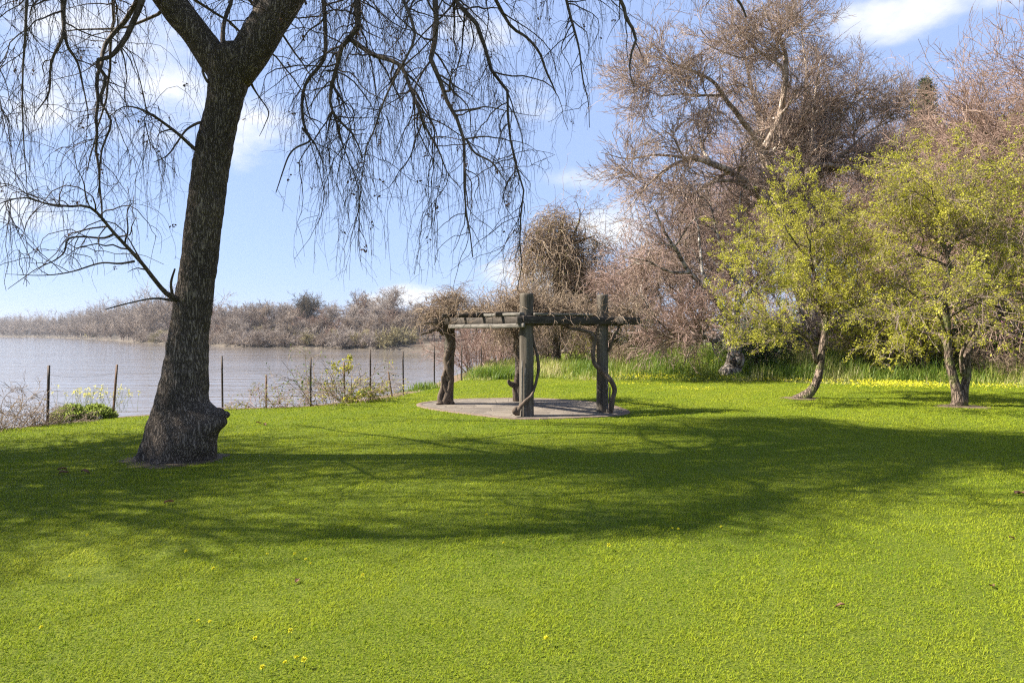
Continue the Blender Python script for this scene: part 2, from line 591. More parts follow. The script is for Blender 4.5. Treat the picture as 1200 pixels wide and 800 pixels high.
nt.links.new(mx.outputs['Result'], b.inputs['Base Color'])
bp = nd(nt, 'ShaderNodeBump', Strength=.8, Distance=.03)
nt.links.new(n1.outputs['Fac'], bp.inputs['Height'])
nt.links.new(bp.outputs[0], b.inputs['Normal'])
nt.links.new(b.outputs[0], out.inputs[0])
tag(g.build('ground', m), 'mown green lawn ground sloping to the river bank', 'ground', kind='structure')

# far bank land
g = Geo()
fp = spline(np.concatenate([FAR, np.zeros((len(FAR), 1))], 1), 160)[:, :2]
tn = norm(np.gradient(fp, axis=0))
nr = np.stack([-tn[:, 1], tn[:, 0]], 1)
offs = [(-4, -5.5), (0, -3.35), (1.5, -2.6), (4, -1.9), (9, -1.2), (30, -.4), (120, .2), (900, .5), (2500, 2)]
wob = (vnoise(np.concatenate([fp * .11, np.zeros((len(fp), 1))], 1), 4) - .5) * 5
rows = [np.concatenate([fp + nr * (o + wob * (o < 50))[:, None] if False else fp + nr * np.where(o < 50, o + wob, o)[:, None], np.full((len(fp), 1), z)], 1) for o, z in offs]
V = np.concatenate(rows)
k = len(fp)
ii = np.arange(len(V)).reshape(len(offs), k)
Qf = np.stack([ii[:-1, :-1], ii[:-1, 1:], ii[1:, 1:], ii[1:, :-1]], -1).reshape(-1, 4)
g.add(V, Qf)
tag(g.build('far_bank', noise_mat('far_bank_soil', [(.35, (.055, .041, .028)), (.5, (.085, .067, .047)), (.7, (.135, .11, .08))], .25, (1, 1, 1), .95, .4, .3)),
    'brown earth of the far river bank', 'bank', kind='structure')

# water
g = Geo()
wx = np.concatenate([-np.geomspace(4000, 60, 12), np.arange(-50, 51, 10.), np.geomspace(60, 4000, 12)])
wy = np.concatenate([[-600, -200, -50], np.arange(0, 260, 10.), np.geomspace(270, 5000, 14)])
WX, WY = np.meshgrid(wx, wy)
ii = np.arange(WX.size).reshape(WX.shape)
g.add(np.stack([WX.ravel(), WY.ravel(), np.full(WX.size, WATER_Z)], 1), np.stack([ii[:-1, :-1], ii[:-1, 1:], ii[1:, 1:], ii[1:, :-1]], -1).reshape(-1, 4))
m, nt, out = mat_new('river_water')
tc = nt.nodes.new('ShaderNodeTexCoord')
mp = nd(nt, 'ShaderNodeMapping')
mp.inputs['Scale'].default_value = (.16, .8, 1)
mp.inputs['Rotation'].default_value = (0, 0, math.radians(8))
nt.links.new(tc.outputs['Object'], mp.inputs['Vector'])
n1 = nd(nt, 'ShaderNodeTexNoise', Scale=.55, Detail=5., Roughness=.6)
n2 = nd(nt, 'ShaderNodeTexNoise', Scale=.06, Detail=3.)
nt.links.new(mp.outputs[0], n1.inputs['Vector'])
nt.links.new(mp.outputs[0], n2.inputs['Vector'])
mu = nd(nt, 'ShaderNodeMath', operation='MULTIPLY')
nt.links.new(n1.outputs['Fac'], mu.inputs[0])
mr = nd(nt, 'ShaderNodeMapRange')
mr.inputs['From Min'].default_value = .35
mr.inputs['From Max'].default_value = .65
mr.inputs['To Min'].default_value = .45
nt.links.new(n2.outputs['Fac'], mr.inputs['Value'])
nt.links.new(mr.outputs[0], mu.inputs[1])
b = nd(nt, 'ShaderNodeBsdfPrincipled', Roughness=.08, IOR=1.333)
b.inputs['Base Color'].default_value = (.165, .14, .118, 1)
bp = nd(nt, 'ShaderNodeBump', Strength=1., Distance=.26)
nt.links.new(mu.outputs[0], bp.inputs['Height'])
nt.links.new(bp.outputs[0], b.inputs['Normal'])
nt.links.new(b.outputs[0], out.inputs[0])
tag(g.build('river', m), 'wide silvery brown river with small ripples', 'river', kind='structure')

# ------------------------------------------------------------------ patio
PATIO = np.array([(gx(491, 16.3), 16.25), (gx(512, 15.3), 15.1), (gx(560, 14.2), 14.15), (gx(612, 13.55), 13.5), (gx(690, 13.75), 13.75), (gx(728, 14.2), 14.2),
                  (gx(734, 14.8), 15.0), (gx(700, 16.4), 16.6), (gx(640, 17.6), 17.6), (gx(560, 17.7), 17.7), (gx(515, 17.1), 17.1)])


def in_poly(x, y, poly):
    c = np.zeros(x.shape, bool)
    j = len(poly) - 1
    for i in range(len(poly)):
        xi, yi = poly[i]
        xj, yj = poly[j]
        c ^= ((yi > y) != (yj > y)) & (x < (xj - xi) * (y - yi) / (yj - yi + 1e-12) + xi)
        j = i
    return c


def closed(poly, n):
    p = np.concatenate([poly[-2:], poly, poly[:2]])
    k = len(poly)
    out_ = []
    for i in range(k):
        a, b_, c, d = p[i + 1], p[i + 2], p[i + 3], p[(i + 4)] if i + 4 < len(p) else p[i + 4 - k]
        for t in np.linspace(0, 1, n, endpoint=False):
            out_.append(.5 * (2 * b_ + (c - a) * t + (2 * a - 5 * b_ + 4 * c - d) * t * t + (3 * b_ - a - 3 * c + d) * t ** 3))
    return np.array(out_)


pc = closed(PATIO, 8)
cen = pc.mean(0)
g = Geo()
fr = [0, .25, .5, .75, 1.]
R_ = np.concatenate([cen + (pc - cen) * f for f in fr[1:]])
zz = gz(R_[:, 0], R_[:, 1]) + .014
k = len(pc)
V = np.concatenate([np.stack([R_[:, 0], R_[:, 1], zz], 1), [[cen[0], cen[1], gz1(*cen) + .014]]])
ii = np.arange(4 * k).reshape(4, k)
Qp = np.stack([ii[:-1], ii[1:], np.roll(ii[1:], -1, 1), np.roll(ii[:-1], -1, 1)], -1).reshape(-1, 4)
Tp = [(4 * k, j, (j + 1) % k) for j in range(k)]
g.add(V, Qp, Tp)
m, nt, out = mat_new('patio_pavers')
tc = nt.nodes.new('ShaderNodeTexCoord')
v = nd(nt, 'ShaderNodeTexVoronoi', Scale=2.6, Randomness=.75)
v.feature = 'DISTANCE_TO_EDGE'
v2 = nd(nt, 'ShaderNodeTexVoronoi', Scale=2.6, Randomness=.75)
n = nd(nt, 'ShaderNodeTexNoise', Scale=30., Detail=6.)
for q in (v, v2, n):
    nt.links.new(tc.outputs['Object'], q.inputs['Vector'])
cp = ramp(nt, v2.outputs['Color'], [(.1, (.10, .08, .06)), (.9, (.18, .148, .11))])
mr = nd(nt, 'ShaderNodeMapRange')
mr.inputs['From Max'].default_value = .05
nt.links.new(v.outputs['Distance'], mr.inputs['Value'])
mx = nt.nodes.new('ShaderNodeMix')
mx.data_type = 'RGBA'
nt.links.new(mr.outputs[0], mx.inputs['Factor'])
mx.inputs['A'].default_value = (.15, .125, .09, 1)
nt.links.new(cp, mx.inputs['B'])
m2 = nt.nodes.new('ShaderNodeMix')
m2.data_type = 'RGBA'
m2.blend_type = 'MULTIPLY'
m2.inputs['Factor'].default_value = 1
nt.links.new(mx.outputs['Result'], m2.inputs['A'])
nt.links.new(ramp(nt, n.outputs['Fac'], [(.3, (.65, .62, .6)), (.7, (1.15, 1.15, 1.15))]), m2.inputs['B'])
b = nd(nt, 'ShaderNodeBsdfPrincipled', Roughness=.9)
nt.links.new(m2.outputs['Result'], b.inputs['Base Color'])
bp = nd(nt, 'ShaderNodeBump', Strength=.6, Distance=.02)
nt.links.new(mr.outputs[0], bp.inputs['Height'])
nt.links.new(bp.outputs[0], b.inputs['Normal'])
nt.links.new(b.outputs[0], out.inputs[0])
patio = tag(g.build('patio', m), 'grey stone patio floor under the pergola', 'patio', kind='structure')
g = Geo()
nrm = norm(np.roll(pc, -1, 0) - np.roll(pc, 1, 0))
nrm = np.stack([nrm[:, 1], -nrm[:, 0]], 1)
prof = [(-.08, -.05), (-.08, .016), (-.065, .024), (.045, .024), (.06, .016), (.06, -.05)]
rows = []
for o, z in prof:
    q = pc + nrm * o
    rows.append(np.stack([q[:, 0], q[:, 1], gz(q[:, 0], q[:, 1]) + z], 1))
ii = np.arange(len(prof) * k).reshape(len(prof), k)
g.add(np.concatenate(rows), np.stack([ii[:-1], ii[1:], np.roll(ii[1:], -1, 1), np.roll(ii[:-1], -1, 1)], -1).reshape(-1, 4))
g.build('edging', noise_mat('pink_edging', [(.3, (.085, .06, .042)), (.7, (.20, .145, .11))], 7., (1, 1, 1), .9, .5, .01), parent=patio, smooth=False)

# ------------------------------------------------------------------ the large weeping tree on the lawn
TD = 9.25
TB = np.array([gx(211, TD), TD, 0.])
TB[2] = gz1(TB[0], TB[1])


def pr(px, py, d, wpx=None, r=None):
    x, y, z = un(px, py, d)
    return (x, y, z, r if r is not None else wpx / 2 * d / F)


weep = tag(empty('weeping_tree', TB), 'big leafless tree with thick furrowed leaning trunk, burl at its foot and drooping twigs', 'tree')
SEED = np.random.default_rng(5)
g = Geo()
trunk_ctrl = [pr(206, 556, TD, 108), pr(206, 538, TD, 86), pr(207, 520, TD, 74), pr(209, 495, TD, 64), pr(214, 465, TD, 57), pr(218.5, 430, TD, 51), pr(221, 394, TD, 49), pr(228, 345, TD, 47), pr(234, 300, TD, 45),
              pr(241, 245, TD, 44.5), pr(249, 187, TD, 45), pr(257, 145, TD, 45), pr(265, 112, TD, 46), pr(271, 85, TD, 52), pr(274, 66, TD, 50), pr(277, 55, TD, 34)]
s = spline(trunk_ctrl, 220)
P, R = s[:, :3], s[:, 3]
R = R * (1 - .10 * sstep(.9, 1.8, P[:, 2]) * (1 - sstep(4.9, 5.4, P[:, 2])))
NS = 84
ang = np.arange(NS) * 2 * PI / NS
zrel = P[:, 2] - TB[2]
rings = []
for i in range(len(P)):
    d = np.stack([np.cos(ang), np.sin(ang), 0 * ang], 1)
    r = R[i] * np.ones(NS)
    fl = math.exp(-max(zrel[i], 0) / .22)
    r = r * (1 + fl * (.10 * np.cos(5 * ang + 1.1) + .06 * np.cos(8 * ang + .3)))
    q = P[i] + d * r[:, None]
    low = fbm(q * 2.1, 3, 3) - .5
    fur = vnoise(np.stack([q[:, 0] * 26, q[:, 1] * 26, q[:, 2] * 6], 1), 9)
    fur2 = vnoise(np.stack([q[:, 0] * 50, q[:, 1] * 50, q[:, 2] * 13], 1), 10)
    r = r * (1 + low * .16) + (np.abs(fur - .5) * 2 - .5) * .016 + (fur2 - .5) * .012
    # the burl swelling out of the foot of the trunk, towards the right and the front
    for (ba, bz, ws, wz, amp) in ((-.45, .36, .60, .34, .22), (-.2, .55, .45, .17, .20), (-1.0, .34, .42, .24, .10)):
        da = (ang - ba + PI) % (2 * PI) - PI
        r = r + amp * np.exp(-(da / ws) ** 2) * math.exp(-abs((zrel[i] - bz) / wz) ** 2.6)
    rings.append(P[i] + d * r[:, None])
V = np.concatenate(rings + [P[-1:] + [[0, 0, .08]]])
ii = np.arange(len(P) * NS).reshape(len(P), NS)
g.add(V, np.stack([ii[:-1], np.roll(ii[:-1], -1, 1), np.roll(ii[1:], -1, 1), ii[1:]], -1).reshape(-1, 4), [(ii[-1, j], ii[-1, (j + 1) % NS], len(P) * NS) for j in range(NS)])
g.build('trunk', M['bark'], weep, TB)


def lump(geo, c, rad, amp=.25, fs=3., seed=2, nu=48, nv=30):
    th = np.linspace(0, PI, nv)[:, None]
    ph = (np.arange(nu) * 2 * PI / nu)[None]
    d = np.stack([np.sin(th) * np.cos(ph), np.sin(th) * np.sin(ph), np.cos(th) * np.ones_like(ph)], -1).reshape(-1, 3)
    V = np.array(c) + d * np.array(rad)
    V = np.array(c) + d * np.array(rad) * (1 + amp * 2 * (fbm(V * fs, seed, 4) - .5))[:, None]
    ii = np.arange(nu * nv).reshape(nv, nu)
    geo.add(V, np.stack([ii[:-1], ii[1:], np.roll(ii[1:], -1, 1), np.roll(ii[:-1], -1, 1)], -1).reshape(-1, 4))


g = Geo()
lump(g, un(263, 486, TD - .10), (.065, .08, .05), .3, 12., 8)
lump(g, un(256, 481, TD - .06), (.075, .09, .045), .3, 10., 9)
g.build('burl', M['burl'], weep, TB)

limb_defs = [
    [pr(262, 92, TD, 30), pr(248, 66, TD, 35), pr(226, 36, TD - .05, 33), pr(203, 6, TD - .1, 33), pr(170, -40, TD - .3, 29), pr(120, -110, TD - .7, 24), pr(70, -190, TD - 1.1, 17), pr(35, -290, TD - 1.3, 8)],
    [pr(276, 92, TD, 34), pr(292, 64, TD, 42), pr(312, 32, TD + .05, 41), pr(338, -8, TD + .1, 38), pr(372, -62, TD + .3, 32), pr(408, -140, TD + .6, 25), pr(440, -230, TD + .9, 17), pr(455, -330, TD + 1.1, 8)],
    [pr(308, 42, TD + .1, 22), pr(309, 8, TD + .25, 25), pr(306, -50, TD + .5, 22), pr(290, -140, TD + 1., 18), pr(285, -260, TD + 1.5, 12), pr(300, -380, TD + 1.7, 5)],
]
limbP = []
limbR = []
for i, c in enumerate(limb_defs):
    g = Geo()
    P_, R_l = stem(g, c, 70, 40, .10, 2.5, 20 + i)
    limbP.append(P_)
    limbR.append(R_l)
    g.build('limb', M['bark'], weep, TB)

# low branches that grow straight from the trunk (traced), each a part
low_defs = [
    ([pr(212, 352, TD - .15, 9), pr(196, 345, TD - .3, 6), pr(180, 327, TD - .5, 5.2), pr(166, 308, TD - .7, 4.6), pr(150, 290, TD - .9, 4.2), pr(131, 271, TD - 1.1, 3.8), pr(106, 243, TD - 1.4, 3.2), pr(82, 241, TD - 1.6, 2.8), pr(52, 240, TD - 1.9, 2.2), pr(24, 233, TD - 2.1, 1.6), pr(-20, 246, TD - 2.4, .8)], 1),
    ([pr(132, 275, TD - 1.1, 3), pr(122, 279, TD - 1.1, 2.6), pr(98, 277, TD - 1.2, 2.2), pr(81, 280, TD - 1.3, 2.), pr(77, 294, TD - 1.3, 1.8), pr(66, 304, TD - 1.4, 1.5), pr(40, 316, TD - 1.6, 1.1), pr(10, 338, TD - 1.8, .6)], 1),
    ([pr(158, 306, TD - .8, 2.8), pr(140, 309, TD - .9, 2.4), pr(118, 308, TD - 1., 2.), pr(85, 318, TD - 1.2, 1.7), pr(50, 323, TD - 1.4, 1.2), pr(6, 322, TD - 1.6, .5)], 1),
    ([pr(206, 352, TD - .2, 4), pr(180, 350, TD - .5, 2.2), pr(150, 356, TD - .8, 1.7), pr(124, 364, TD - 1.1, 1.2)], 0),
    ([pr(204, 350, TD - .25, 4), pr(201, 332, TD - .35, 2.8), pr(206, 315, TD - .4, 2.)], 0),
    ([pr(236, 178, TD - .1, 6), pr(226, 173, TD - .2, 4.4), pr(210, 158, TD - .4, 3.8), pr(195, 147, TD - .5, 3.4), pr(176, 135, TD - .7, 2.8), pr(160, 128, TD - .9, 2.2), pr(144, 126, TD - 1., 1.4), pr(128, 136, TD - 1.1, .7)], 1),
    ([pr(240, 143, TD - .1, 4), pr(230, 146, TD - .2, 3), pr(218, 153, TD - .3, 2.5), pr(208, 166, TD - .4, 2.), pr(196, 182, TD - .5, 1.5), pr(180, 190, TD - .6, .8)], 1),
    ([pr(248, 100, TD - .1, 4.5), pr(241, 93, TD - .2, 3.4), pr(237, 82, TD - .25, 2.6), pr(236, 66, TD - .3, 1.8)], 0),
    ([pr(293, 95, TD + .1, 3.5), pr(302, 110, TD + .2, 2.), pr(314, 130, TD + .3, 1.4), pr(310, 146, TD + .3, 1), pr(304, 160, TD + .3, .6)], 1),
    ([pr(262, 66, TD + .1, 7), pr(262, 38, TD + .2, 5.), pr(266, 16, TD + .3, 4.6), pr(271, -6, TD + .4, 4.2), pr(262, -60, TD + .6, 3), pr(240, -110, TD + .8, 1.5)], 0),
]
# hanging branches traced in the crown; the leads above the frame run back to the limbs
hang_defs = [
    [pr(170, -40, TD - .3, 9), pr(168, 0, TD - .35, 7), pr(150, 42, TD - .45, 6), pr(128, 66, TD - .55, 5), pr(112, 73, TD - .6, 5), pr(122, 92, TD - .6, 4.2), pr(118, 118, TD - .6, 3.2), pr(130, 144, TD - .6, 2.6), pr(119, 178, TD - .6, 2.1), pr(115, 235, TD - .6, 1.2)],
    [pr(120, -110, TD - .7, 8), pr(95, -60, TD - 1., 6), pr(73, 0, TD - 1.1, 4.6), pr(74, 45, TD - 1.2, 3.8), pr(60, 78, TD - 1.2, 2.8), pr(53, 112, TD - 1.2, 2.), pr(40, 133, TD - 1.3, 1)],
    [pr(73, 0, TD - 1.1, 4), pr(77, 52, TD - 1.1, 3.4), pr(90, 75, TD - 1., 2.6), pr(97, 106, TD - 1., 1.8), pr(105, 140, TD - 1., 1)],
    [pr(70, -190, TD - 1.1, 8), pr(40, -90, TD - 2., 6), pr(32, -8, TD - 2.3, 3.4), pr(29, 50, TD - 2.3, 2.6), pr(26, 90, TD - 2.3, 2.), pr(25, 160, TD - 2.3, 1.5), pr(27, 225, TD - 2.3, .7)],
    [pr(372, -62, TD + .3, 10), pr(376, -20, TD + .1, 6), pr(380, 30, TD, 5), pr(381, 62, TD - .05, 4.6), pr(374, 78, TD - .1, 4.2), pr(362, 96, TD - .1, 3.8), pr(355, 118, TD - .1, 3.4), pr(354, 142, TD - .1, 3.), pr(362, 158, TD - .1, 2.6), pr(372, 172, TD - .1, 1.8), pr(380, 190, TD - .1, 1)],
    [pr(354, 150, TD - .1, 2.6), pr(364, 166, TD - .1, 2.3), pr(344, 178, TD - .15, 2.), pr(332, 200, TD - .2, 1.6), pr(322, 226, TD - .2, .9)],
    [pr(408, -140, TD + .6, 12), pr(424, -70, TD, 8), pr(417, 0, TD - .3, 7), pr(418, 34, TD - .4, 6.6), pr(402, 52, TD - .4, 5.8), pr(396, 76, TD - .4, 5.), pr(389, 100, TD - .4, 4.2), pr(388, 126, TD - .4, 3.6), pr(400, 143, TD - .4, 3.), pr(416, 160, TD - .4, 2.2), pr(426, 184, TD - .4, 1.2)],
    [pr(410, 46, TD - .4, 5.6), pr(432, 62, TD - .5, 5.2), pr(464, 76, TD - .7, 4.8), pr(479, 101, TD - .8, 4.4), pr(492, 125, TD - .9, 3.8), pr(500, 146, TD - .9, 3.2), pr(514, 170, TD - 1., 2.4), pr(521, 200, TD - 1., 1.4), pr(540, 222, TD - 1., .8)],
    [pr(440, -230, TD + .9, 13), pr(480, -120, TD, 9), pr(505, -40, TD - .6, 7.4), pr(511, 12, TD - .8, 7), pr(512, 42, TD - .8, 6.6), pr(505, 66, TD - .9, 6), pr(518, 96, TD - .9, 5.4), pr(528, 122, TD - .9, 5.), pr(546, 160, TD - 1., 4.2), pr(543, 206, TD - 1., 2.8), pr(549, 250, TD - 1., 2.1), pr(552, 300, TD - 1., 1.2)],
    [pr(546, 162, TD - 1., 3.2), pr(556, 180, TD - 1., 2.6), pr(576, 192, TD - 1.1, 2.), pr(592, 214, TD - 1.1, 1)],
    [pr(455, -330, TD + 1.1, 12), pr(500, -190, TD + .6, 9), pr(528, -60, TD + .2, 7), pr(536, 2, TD, 5.6), pr(560, 34, TD, 5.), pr(568, 62, TD, 4.4), pr(577, 84, TD, 4.), pr(594, 110, TD, 3.4), pr(594, 140, TD, 3.), pr(602, 178, TD, 2.6), pr(613, 224, TD, 2.2), pr(608, 268, TD, 1.8), pr(613, 306, TD, 1.3), pr(606, 340, TD, .7)],
    [pr(528, -60, TD + .2, 6), pr(570, -20, TD + 1., 5), pr(598, 30, TD + 1.3, 4), pr(618, 44, TD + 1.4, 3.4), pr(633, 62, TD + 1.4, 3.), pr(641, 86, TD + 1.4, 2.4), pr(650, 110, TD + 1.4, 1.2)],
    [pr(500, -190, TD + .6, 10), pr(610, -130, TD + .9, 8), pr(690, -60, TD + 1., 6), pr(727, 0, TD + 1., 4.4), pr(733, 20, TD + 1., 4.), pr(745, 42, TD + 1., 3.4), pr(738, 66, TD + 1., 2.6), pr(740, 88, TD + 1., 1.4), pr(746, 104, TD + 1., .8)],
    [pr(610, -130, TD + .9, 6), pr(648, -50, TD + .8, 4.4), pr(668, 14, TD + .8, 3.2), pr(676, 52, TD + .8, 2.4), pr(686, 96, TD + .8, 1.6), pr(688, 150, TD + .8, .8)],
    [pr(690, -60, TD + 1., 6), pr(780, -70, TD + 1.5, 5), pr(840, -30, TD + 1.8, 4), pr(866, 2, TD + 1.8, 3), pr(874, 20, TD + 1.8, 1.6)],
    [pr(505, -40, TD - .6, 5), pr(470, -14, TD - 1.2, 4.4), pr(480, 18, TD - 1.5, 3.8), pr(486, 44, TD - 1.6, 3.2), pr(468, 84, TD - 1.6, 2.6), pr(450, 120, TD - 1.6, 2.2), pr(440, 150, TD - 1.6, 1.8), pr(425, 190, TD - 1.6, 1.2), pr(423, 290, TD - 1.6, .6)],
]
NB = 28
allP, allR = [], []
for i, (c, tw) in enumerate(low_defs):
    g = Geo()
    P_, R_l = stem(g, c, NB, 8, .12, 9., 50 + i, jitter=.02)
    g.build('branch', M['branch_dark'], weep, TB)
    if tw:
        allP.append(P_)
        allR.append(R_l)
nlow = len(allP)
gb = Geo()
for i, c in enumerate(hang_defs):
    P_, R_l = stem(gb, c, NB, 8, .12, 9., 80 + i, jitter=.035)
    allP.append(P_)
    allR.append(R_l)
# scaffold branches, mostly above the frame, that carry the rest of the crown
LP = np.stack([spline(np.concatenate([p, r[:, None]], 1), 40) for p, r in zip(limbP, limbR)])
P0, D0, r0, par = kids(LP[:, :, :3], LP[:, :, 3], 150, .40, 1., 40, 88, SEED, up=.15)
L0 = SEED.uniform(3.2, 8., 150)
D0[:, 2] = np.abs(D0[:, 2]) * .6 + .05
sc = grow(P0, norm(D0), L0, NB - 1, .16, .055, 1.5, SEED)
scR = taper(np.minimum(r0 * .6, .075), np.full(150, .010), NB)
LP_c = LP[:, 14:, :3]
LP_c = np.stack([spline(q_, NB) for q_ in LP_c])
LR_c = np.repeat(np.linspace(.1, .03, NB)[None], 3, 0)
def back_ok_(p):
    return p[:, 1] < 13.6 - .85 * np.maximum(p[:, 0] + 4, 0)


keep = (sc[:, :, 1].min(1) > 4.9) & ~((sc[:, -1, 1] < 7.6) & (sc[:, -1, 0] > -4.4)) & back_ok_(sc[:, -1]) & (np.hypot((sc[:, -1, 0] + 6.6) / 1.08, sc[:, -1, 1] - 9.3) < 6.3)
sc, scR = sc[keep], scR[keep]
tubes(gb, sc, scR, 7, .5)

ENV = np.array([(-400, 330), (0, 345), (60, 330), (130, 330), (200, 335), (230, 250), (300, 170), (318, 250), (345, 335), (420, 330), (500, 345), (575, 350), (612, 335), (632, 235), (660, 200), (700, 150), (716, 60), (730, 100), (752, 105), (765, 40), (790, 30), (850, 65), (900, 45), (930, 8), (1015, 2), (1030, 20), (1060, -10), (1300, -60)], float)


def env_y(p):
    px = CX + p[:, 0] * F / np.maximum(p[:, 1], .5)
    py = HY - (p[:, 2] - EYE) * F / np.maximum(p[:, 1], .5)
    return px, py, np.interp(px, ENV[:, 0], ENV[:, 1])


def trim(P, rng, soft=60):
    """shorten or drop strands that would hang below the crown's lower outline"""
    px0, py0, e0 = env_y(P[:, 0])
    px1, py1, e1 = env_y(P[:, -1])
    e = np.minimum(e0, e1) - rng.exponential(soft, len(P))
    s_ = np.clip((e - py0) / np.maximum(py1 - py0, 1), 0, 1)
    s_ = np.where(py1 < e, 1, s_)
    Q_ = P[:, :1] + (P - P[:, :1]) * s_[:, None, None]
    thin = np.where(px0 < 250, .70, np.where(py0 > 90, .60, .68))
    ok = (s_ > .3) & (Q_[:, :, 1].min(1) > 4.2) & ((rng.random(len(P)) < thin) | (py1 < -10))
    return Q_[ok], ok


BP = np.concatenate([np.stack(allP), sc])
BR = np.concatenate([np.stack(allR), scR])
gt = Geo()
gl = Geo()
# second order: arching side branches
n2 = 1250
P0, D0, r0, par = kids(BP, BR, n2, .18, 1., 30, 80, SEED, clump=.7)
L2 = SEED.uniform(.5, 1.7, n2)
S2 = grow(P0, D0, L2, 10, .20, .20, 1, SEED)
S2, ok = trim(S2, SEED, 40)
pyt = env_y(S2[:, -1])[1]
inn = (pyt > 0) | ((np.hypot(S2[:, -1, 0] + 6.2, S2[:, -1, 1] - 9.) < 6.9) & back_ok_(S2[:, -1]) & ((S2[:, -1, 0] + S2[:, -1, 2] < 4.5) | ((S2[:, -1, 1] > 8.5) & (S2[:, -1, 1] < 11.6))))
S2 = S2[inn]
ok[np.where(ok)[0][~inn]] = False
R2 = taper(np.clip(r0[ok] * .55, .0045, .014), np.full(len(S2), .0026), 11)
tubes(gt, S2, R2, 4)
# more of them on the branches that hang into view
n2t = 520
TP_, TR_ = np.stack(allP), np.stack(allR)
P0, D0, r0, par = kids(TP_, TR_, n2t, .12, 1., 30, 80, SEED, clump=.8)
S2t = grow(P0, D0, SEED.gamma(2.5, .36, n2t).clip(.25, 1.8), 10, .22, .20, 1, SEED)
S2t, ok = trim(S2t, SEED, 40)
R2t = taper(np.clip(r0[ok] * .55, .0048, .011), np.full(len(S2t), .0024), 11)
tubes(gt, S2t, R2t, 4)
nvis = 3300
P0, D0, r0, par = kids(np.concatenate([S2t, TP_[:, np.linspace(0, NB - 1, 11).astype(int)]]), np.concatenate([R2t, TR_[:, np.linspace(0, NB - 1, 11).astype(int)]]), nvis, .08, 1., 20, 78, SEED, clump=1.)
S3t = grow(P0, D0, SEED.gamma(2.1, .38, nvis).clip(.15, 2.6), 11, .13, .50, .45, SEED)
S3t, ok = trim(S3t, SEED, 50)
R3t = taper(np.full(len(S3t), .0036), np.full(len(S3t), .0014), 12)
tubes(gt, S3t, R3t, 3)
# third order: pendulous strands
n3 = 5000
A = np.concatenate([S2[:, ::2], BP[:, ::5][:, :6]]) if False else S2
P0, D0, r0, par = kids(S2, R2, n3, .05, 1., 20, 75, SEED, clump=1.)
pxs = CX + P0[:, 0] * F / P0[:, 1]
S3 = grow(P0, D0, SEED.gamma(2.2, .40, n3).clip(.2, 2.6), 11, .13, .50, .45, SEED)
S3, ok = trim(S3, SEED, 55)
R3 = taper(np.clip(r0[ok], .0022, .0036), np.full(len(S3), .0014), 12)
tubes(gt, S3, R3, 3)
n3b = 2200
P0, D0, r0, par = kids(BP, BR, n3b, .15, 1., 40, 85, SEED)
S3b = grow(P0, D0, SEED.gamma(2., .34, n3b).clip(.15, 2.2), 11, .19, .32, .7, SEED)
S3b, ok = trim(S3b, SEED, 55)
R3b = taper(np.full(len(S3b), .0038), np.full(len(S3b), .0017), 12)
tubes(gt, S3b, R3b, 3)
# the upper crown above the frame, dense enough to shade the lawn
n3c = 14000
UP = np.concatenate([sc, LP_c])
UR = np.concatenate([scR, LR_c])
P0, D0, r0, par = kids(UP, UR, n3c, .2, 1., 30, 85, SEED, up=.1, clump=.5)
S3c = grow(P0, D0, SEED.gamma(2.4, .55, n3c).clip(.2, 3.2), 7, .20, .16, .7, SEED)
pxa, pya, _ = env_y(S3c.reshape(-1, 3))
pya = pya.reshape(n3c, -1)
pxa = pxa.reshape(n3c, -1)
okc = back_ok_(S3c[:, -1]) & ((pya.max(1) < -4) | (pxa.max(1) < -30)) & (S3c[:, :, 1].min(1) > 5.2) & (S3c[:, :, 2].min(1) > 2.4) & (np.hypot((S3c[:, -1, 0] + 6.6) / 1.05, S3c[:, -1, 1] - 9.0) < 5.4 + 1.2 * SEED.random(n3c))
fr_c = S3c[:, -1, 0] + S3c[:, -1, 2]
okc &= (fr_c < 4.5) | ((S3c[:, -1, 1] > 8.5) & (S3c[:, -1, 1] < 11.6) & (SEED.random(n3c) < .6))
S3c = S3c[okc]
tubes(gt, S3c, taper(np.full(len(S3c), .0095), np.full(len(S3c), .0042), 8), 3)
S3 = np.concatenate([S3, S3b, S3t])
R3 = np.concatenate([R3, R3b, R3t])
# fourth order: short spurs
n4 = 20000
P0, D0, r0, par = kids(S3, R3, n4, .1, 1., 25, 70, SEED)
S4 = grow(P0, D0, SEED.uniform(.06, .36, n4), 4, .28, .12, 1, SEED)
tubes(gt, S4, taper(np.full(n4, .0018), np.full(n4, .0011), 5), 3)
# dried seed and leaf clusters
nc = 700
pi_ = SEED.integers(0, len(S3), nc)
C = S3[pi_, SEED.integers(3, 11, nc)]
nl_ = 7
Pc = np.repeat(C, nl_, 0) + SEED.normal(size=(nc * nl_, 3)) * .017
leaves(gl, Pc, SEED.normal(size=(nc * nl_, 3)) + [0, 0, -.8], SEED.uniform(.02, .05, nc * nl_), .6, SEED)
gb.build('crown', M['branch_dark'], weep, TB)
tw_ = gt.build('twigs', M['twig_dark'], weep, TB)
gl.build('dried_leaves', M['dryleaf'], weep, TB)

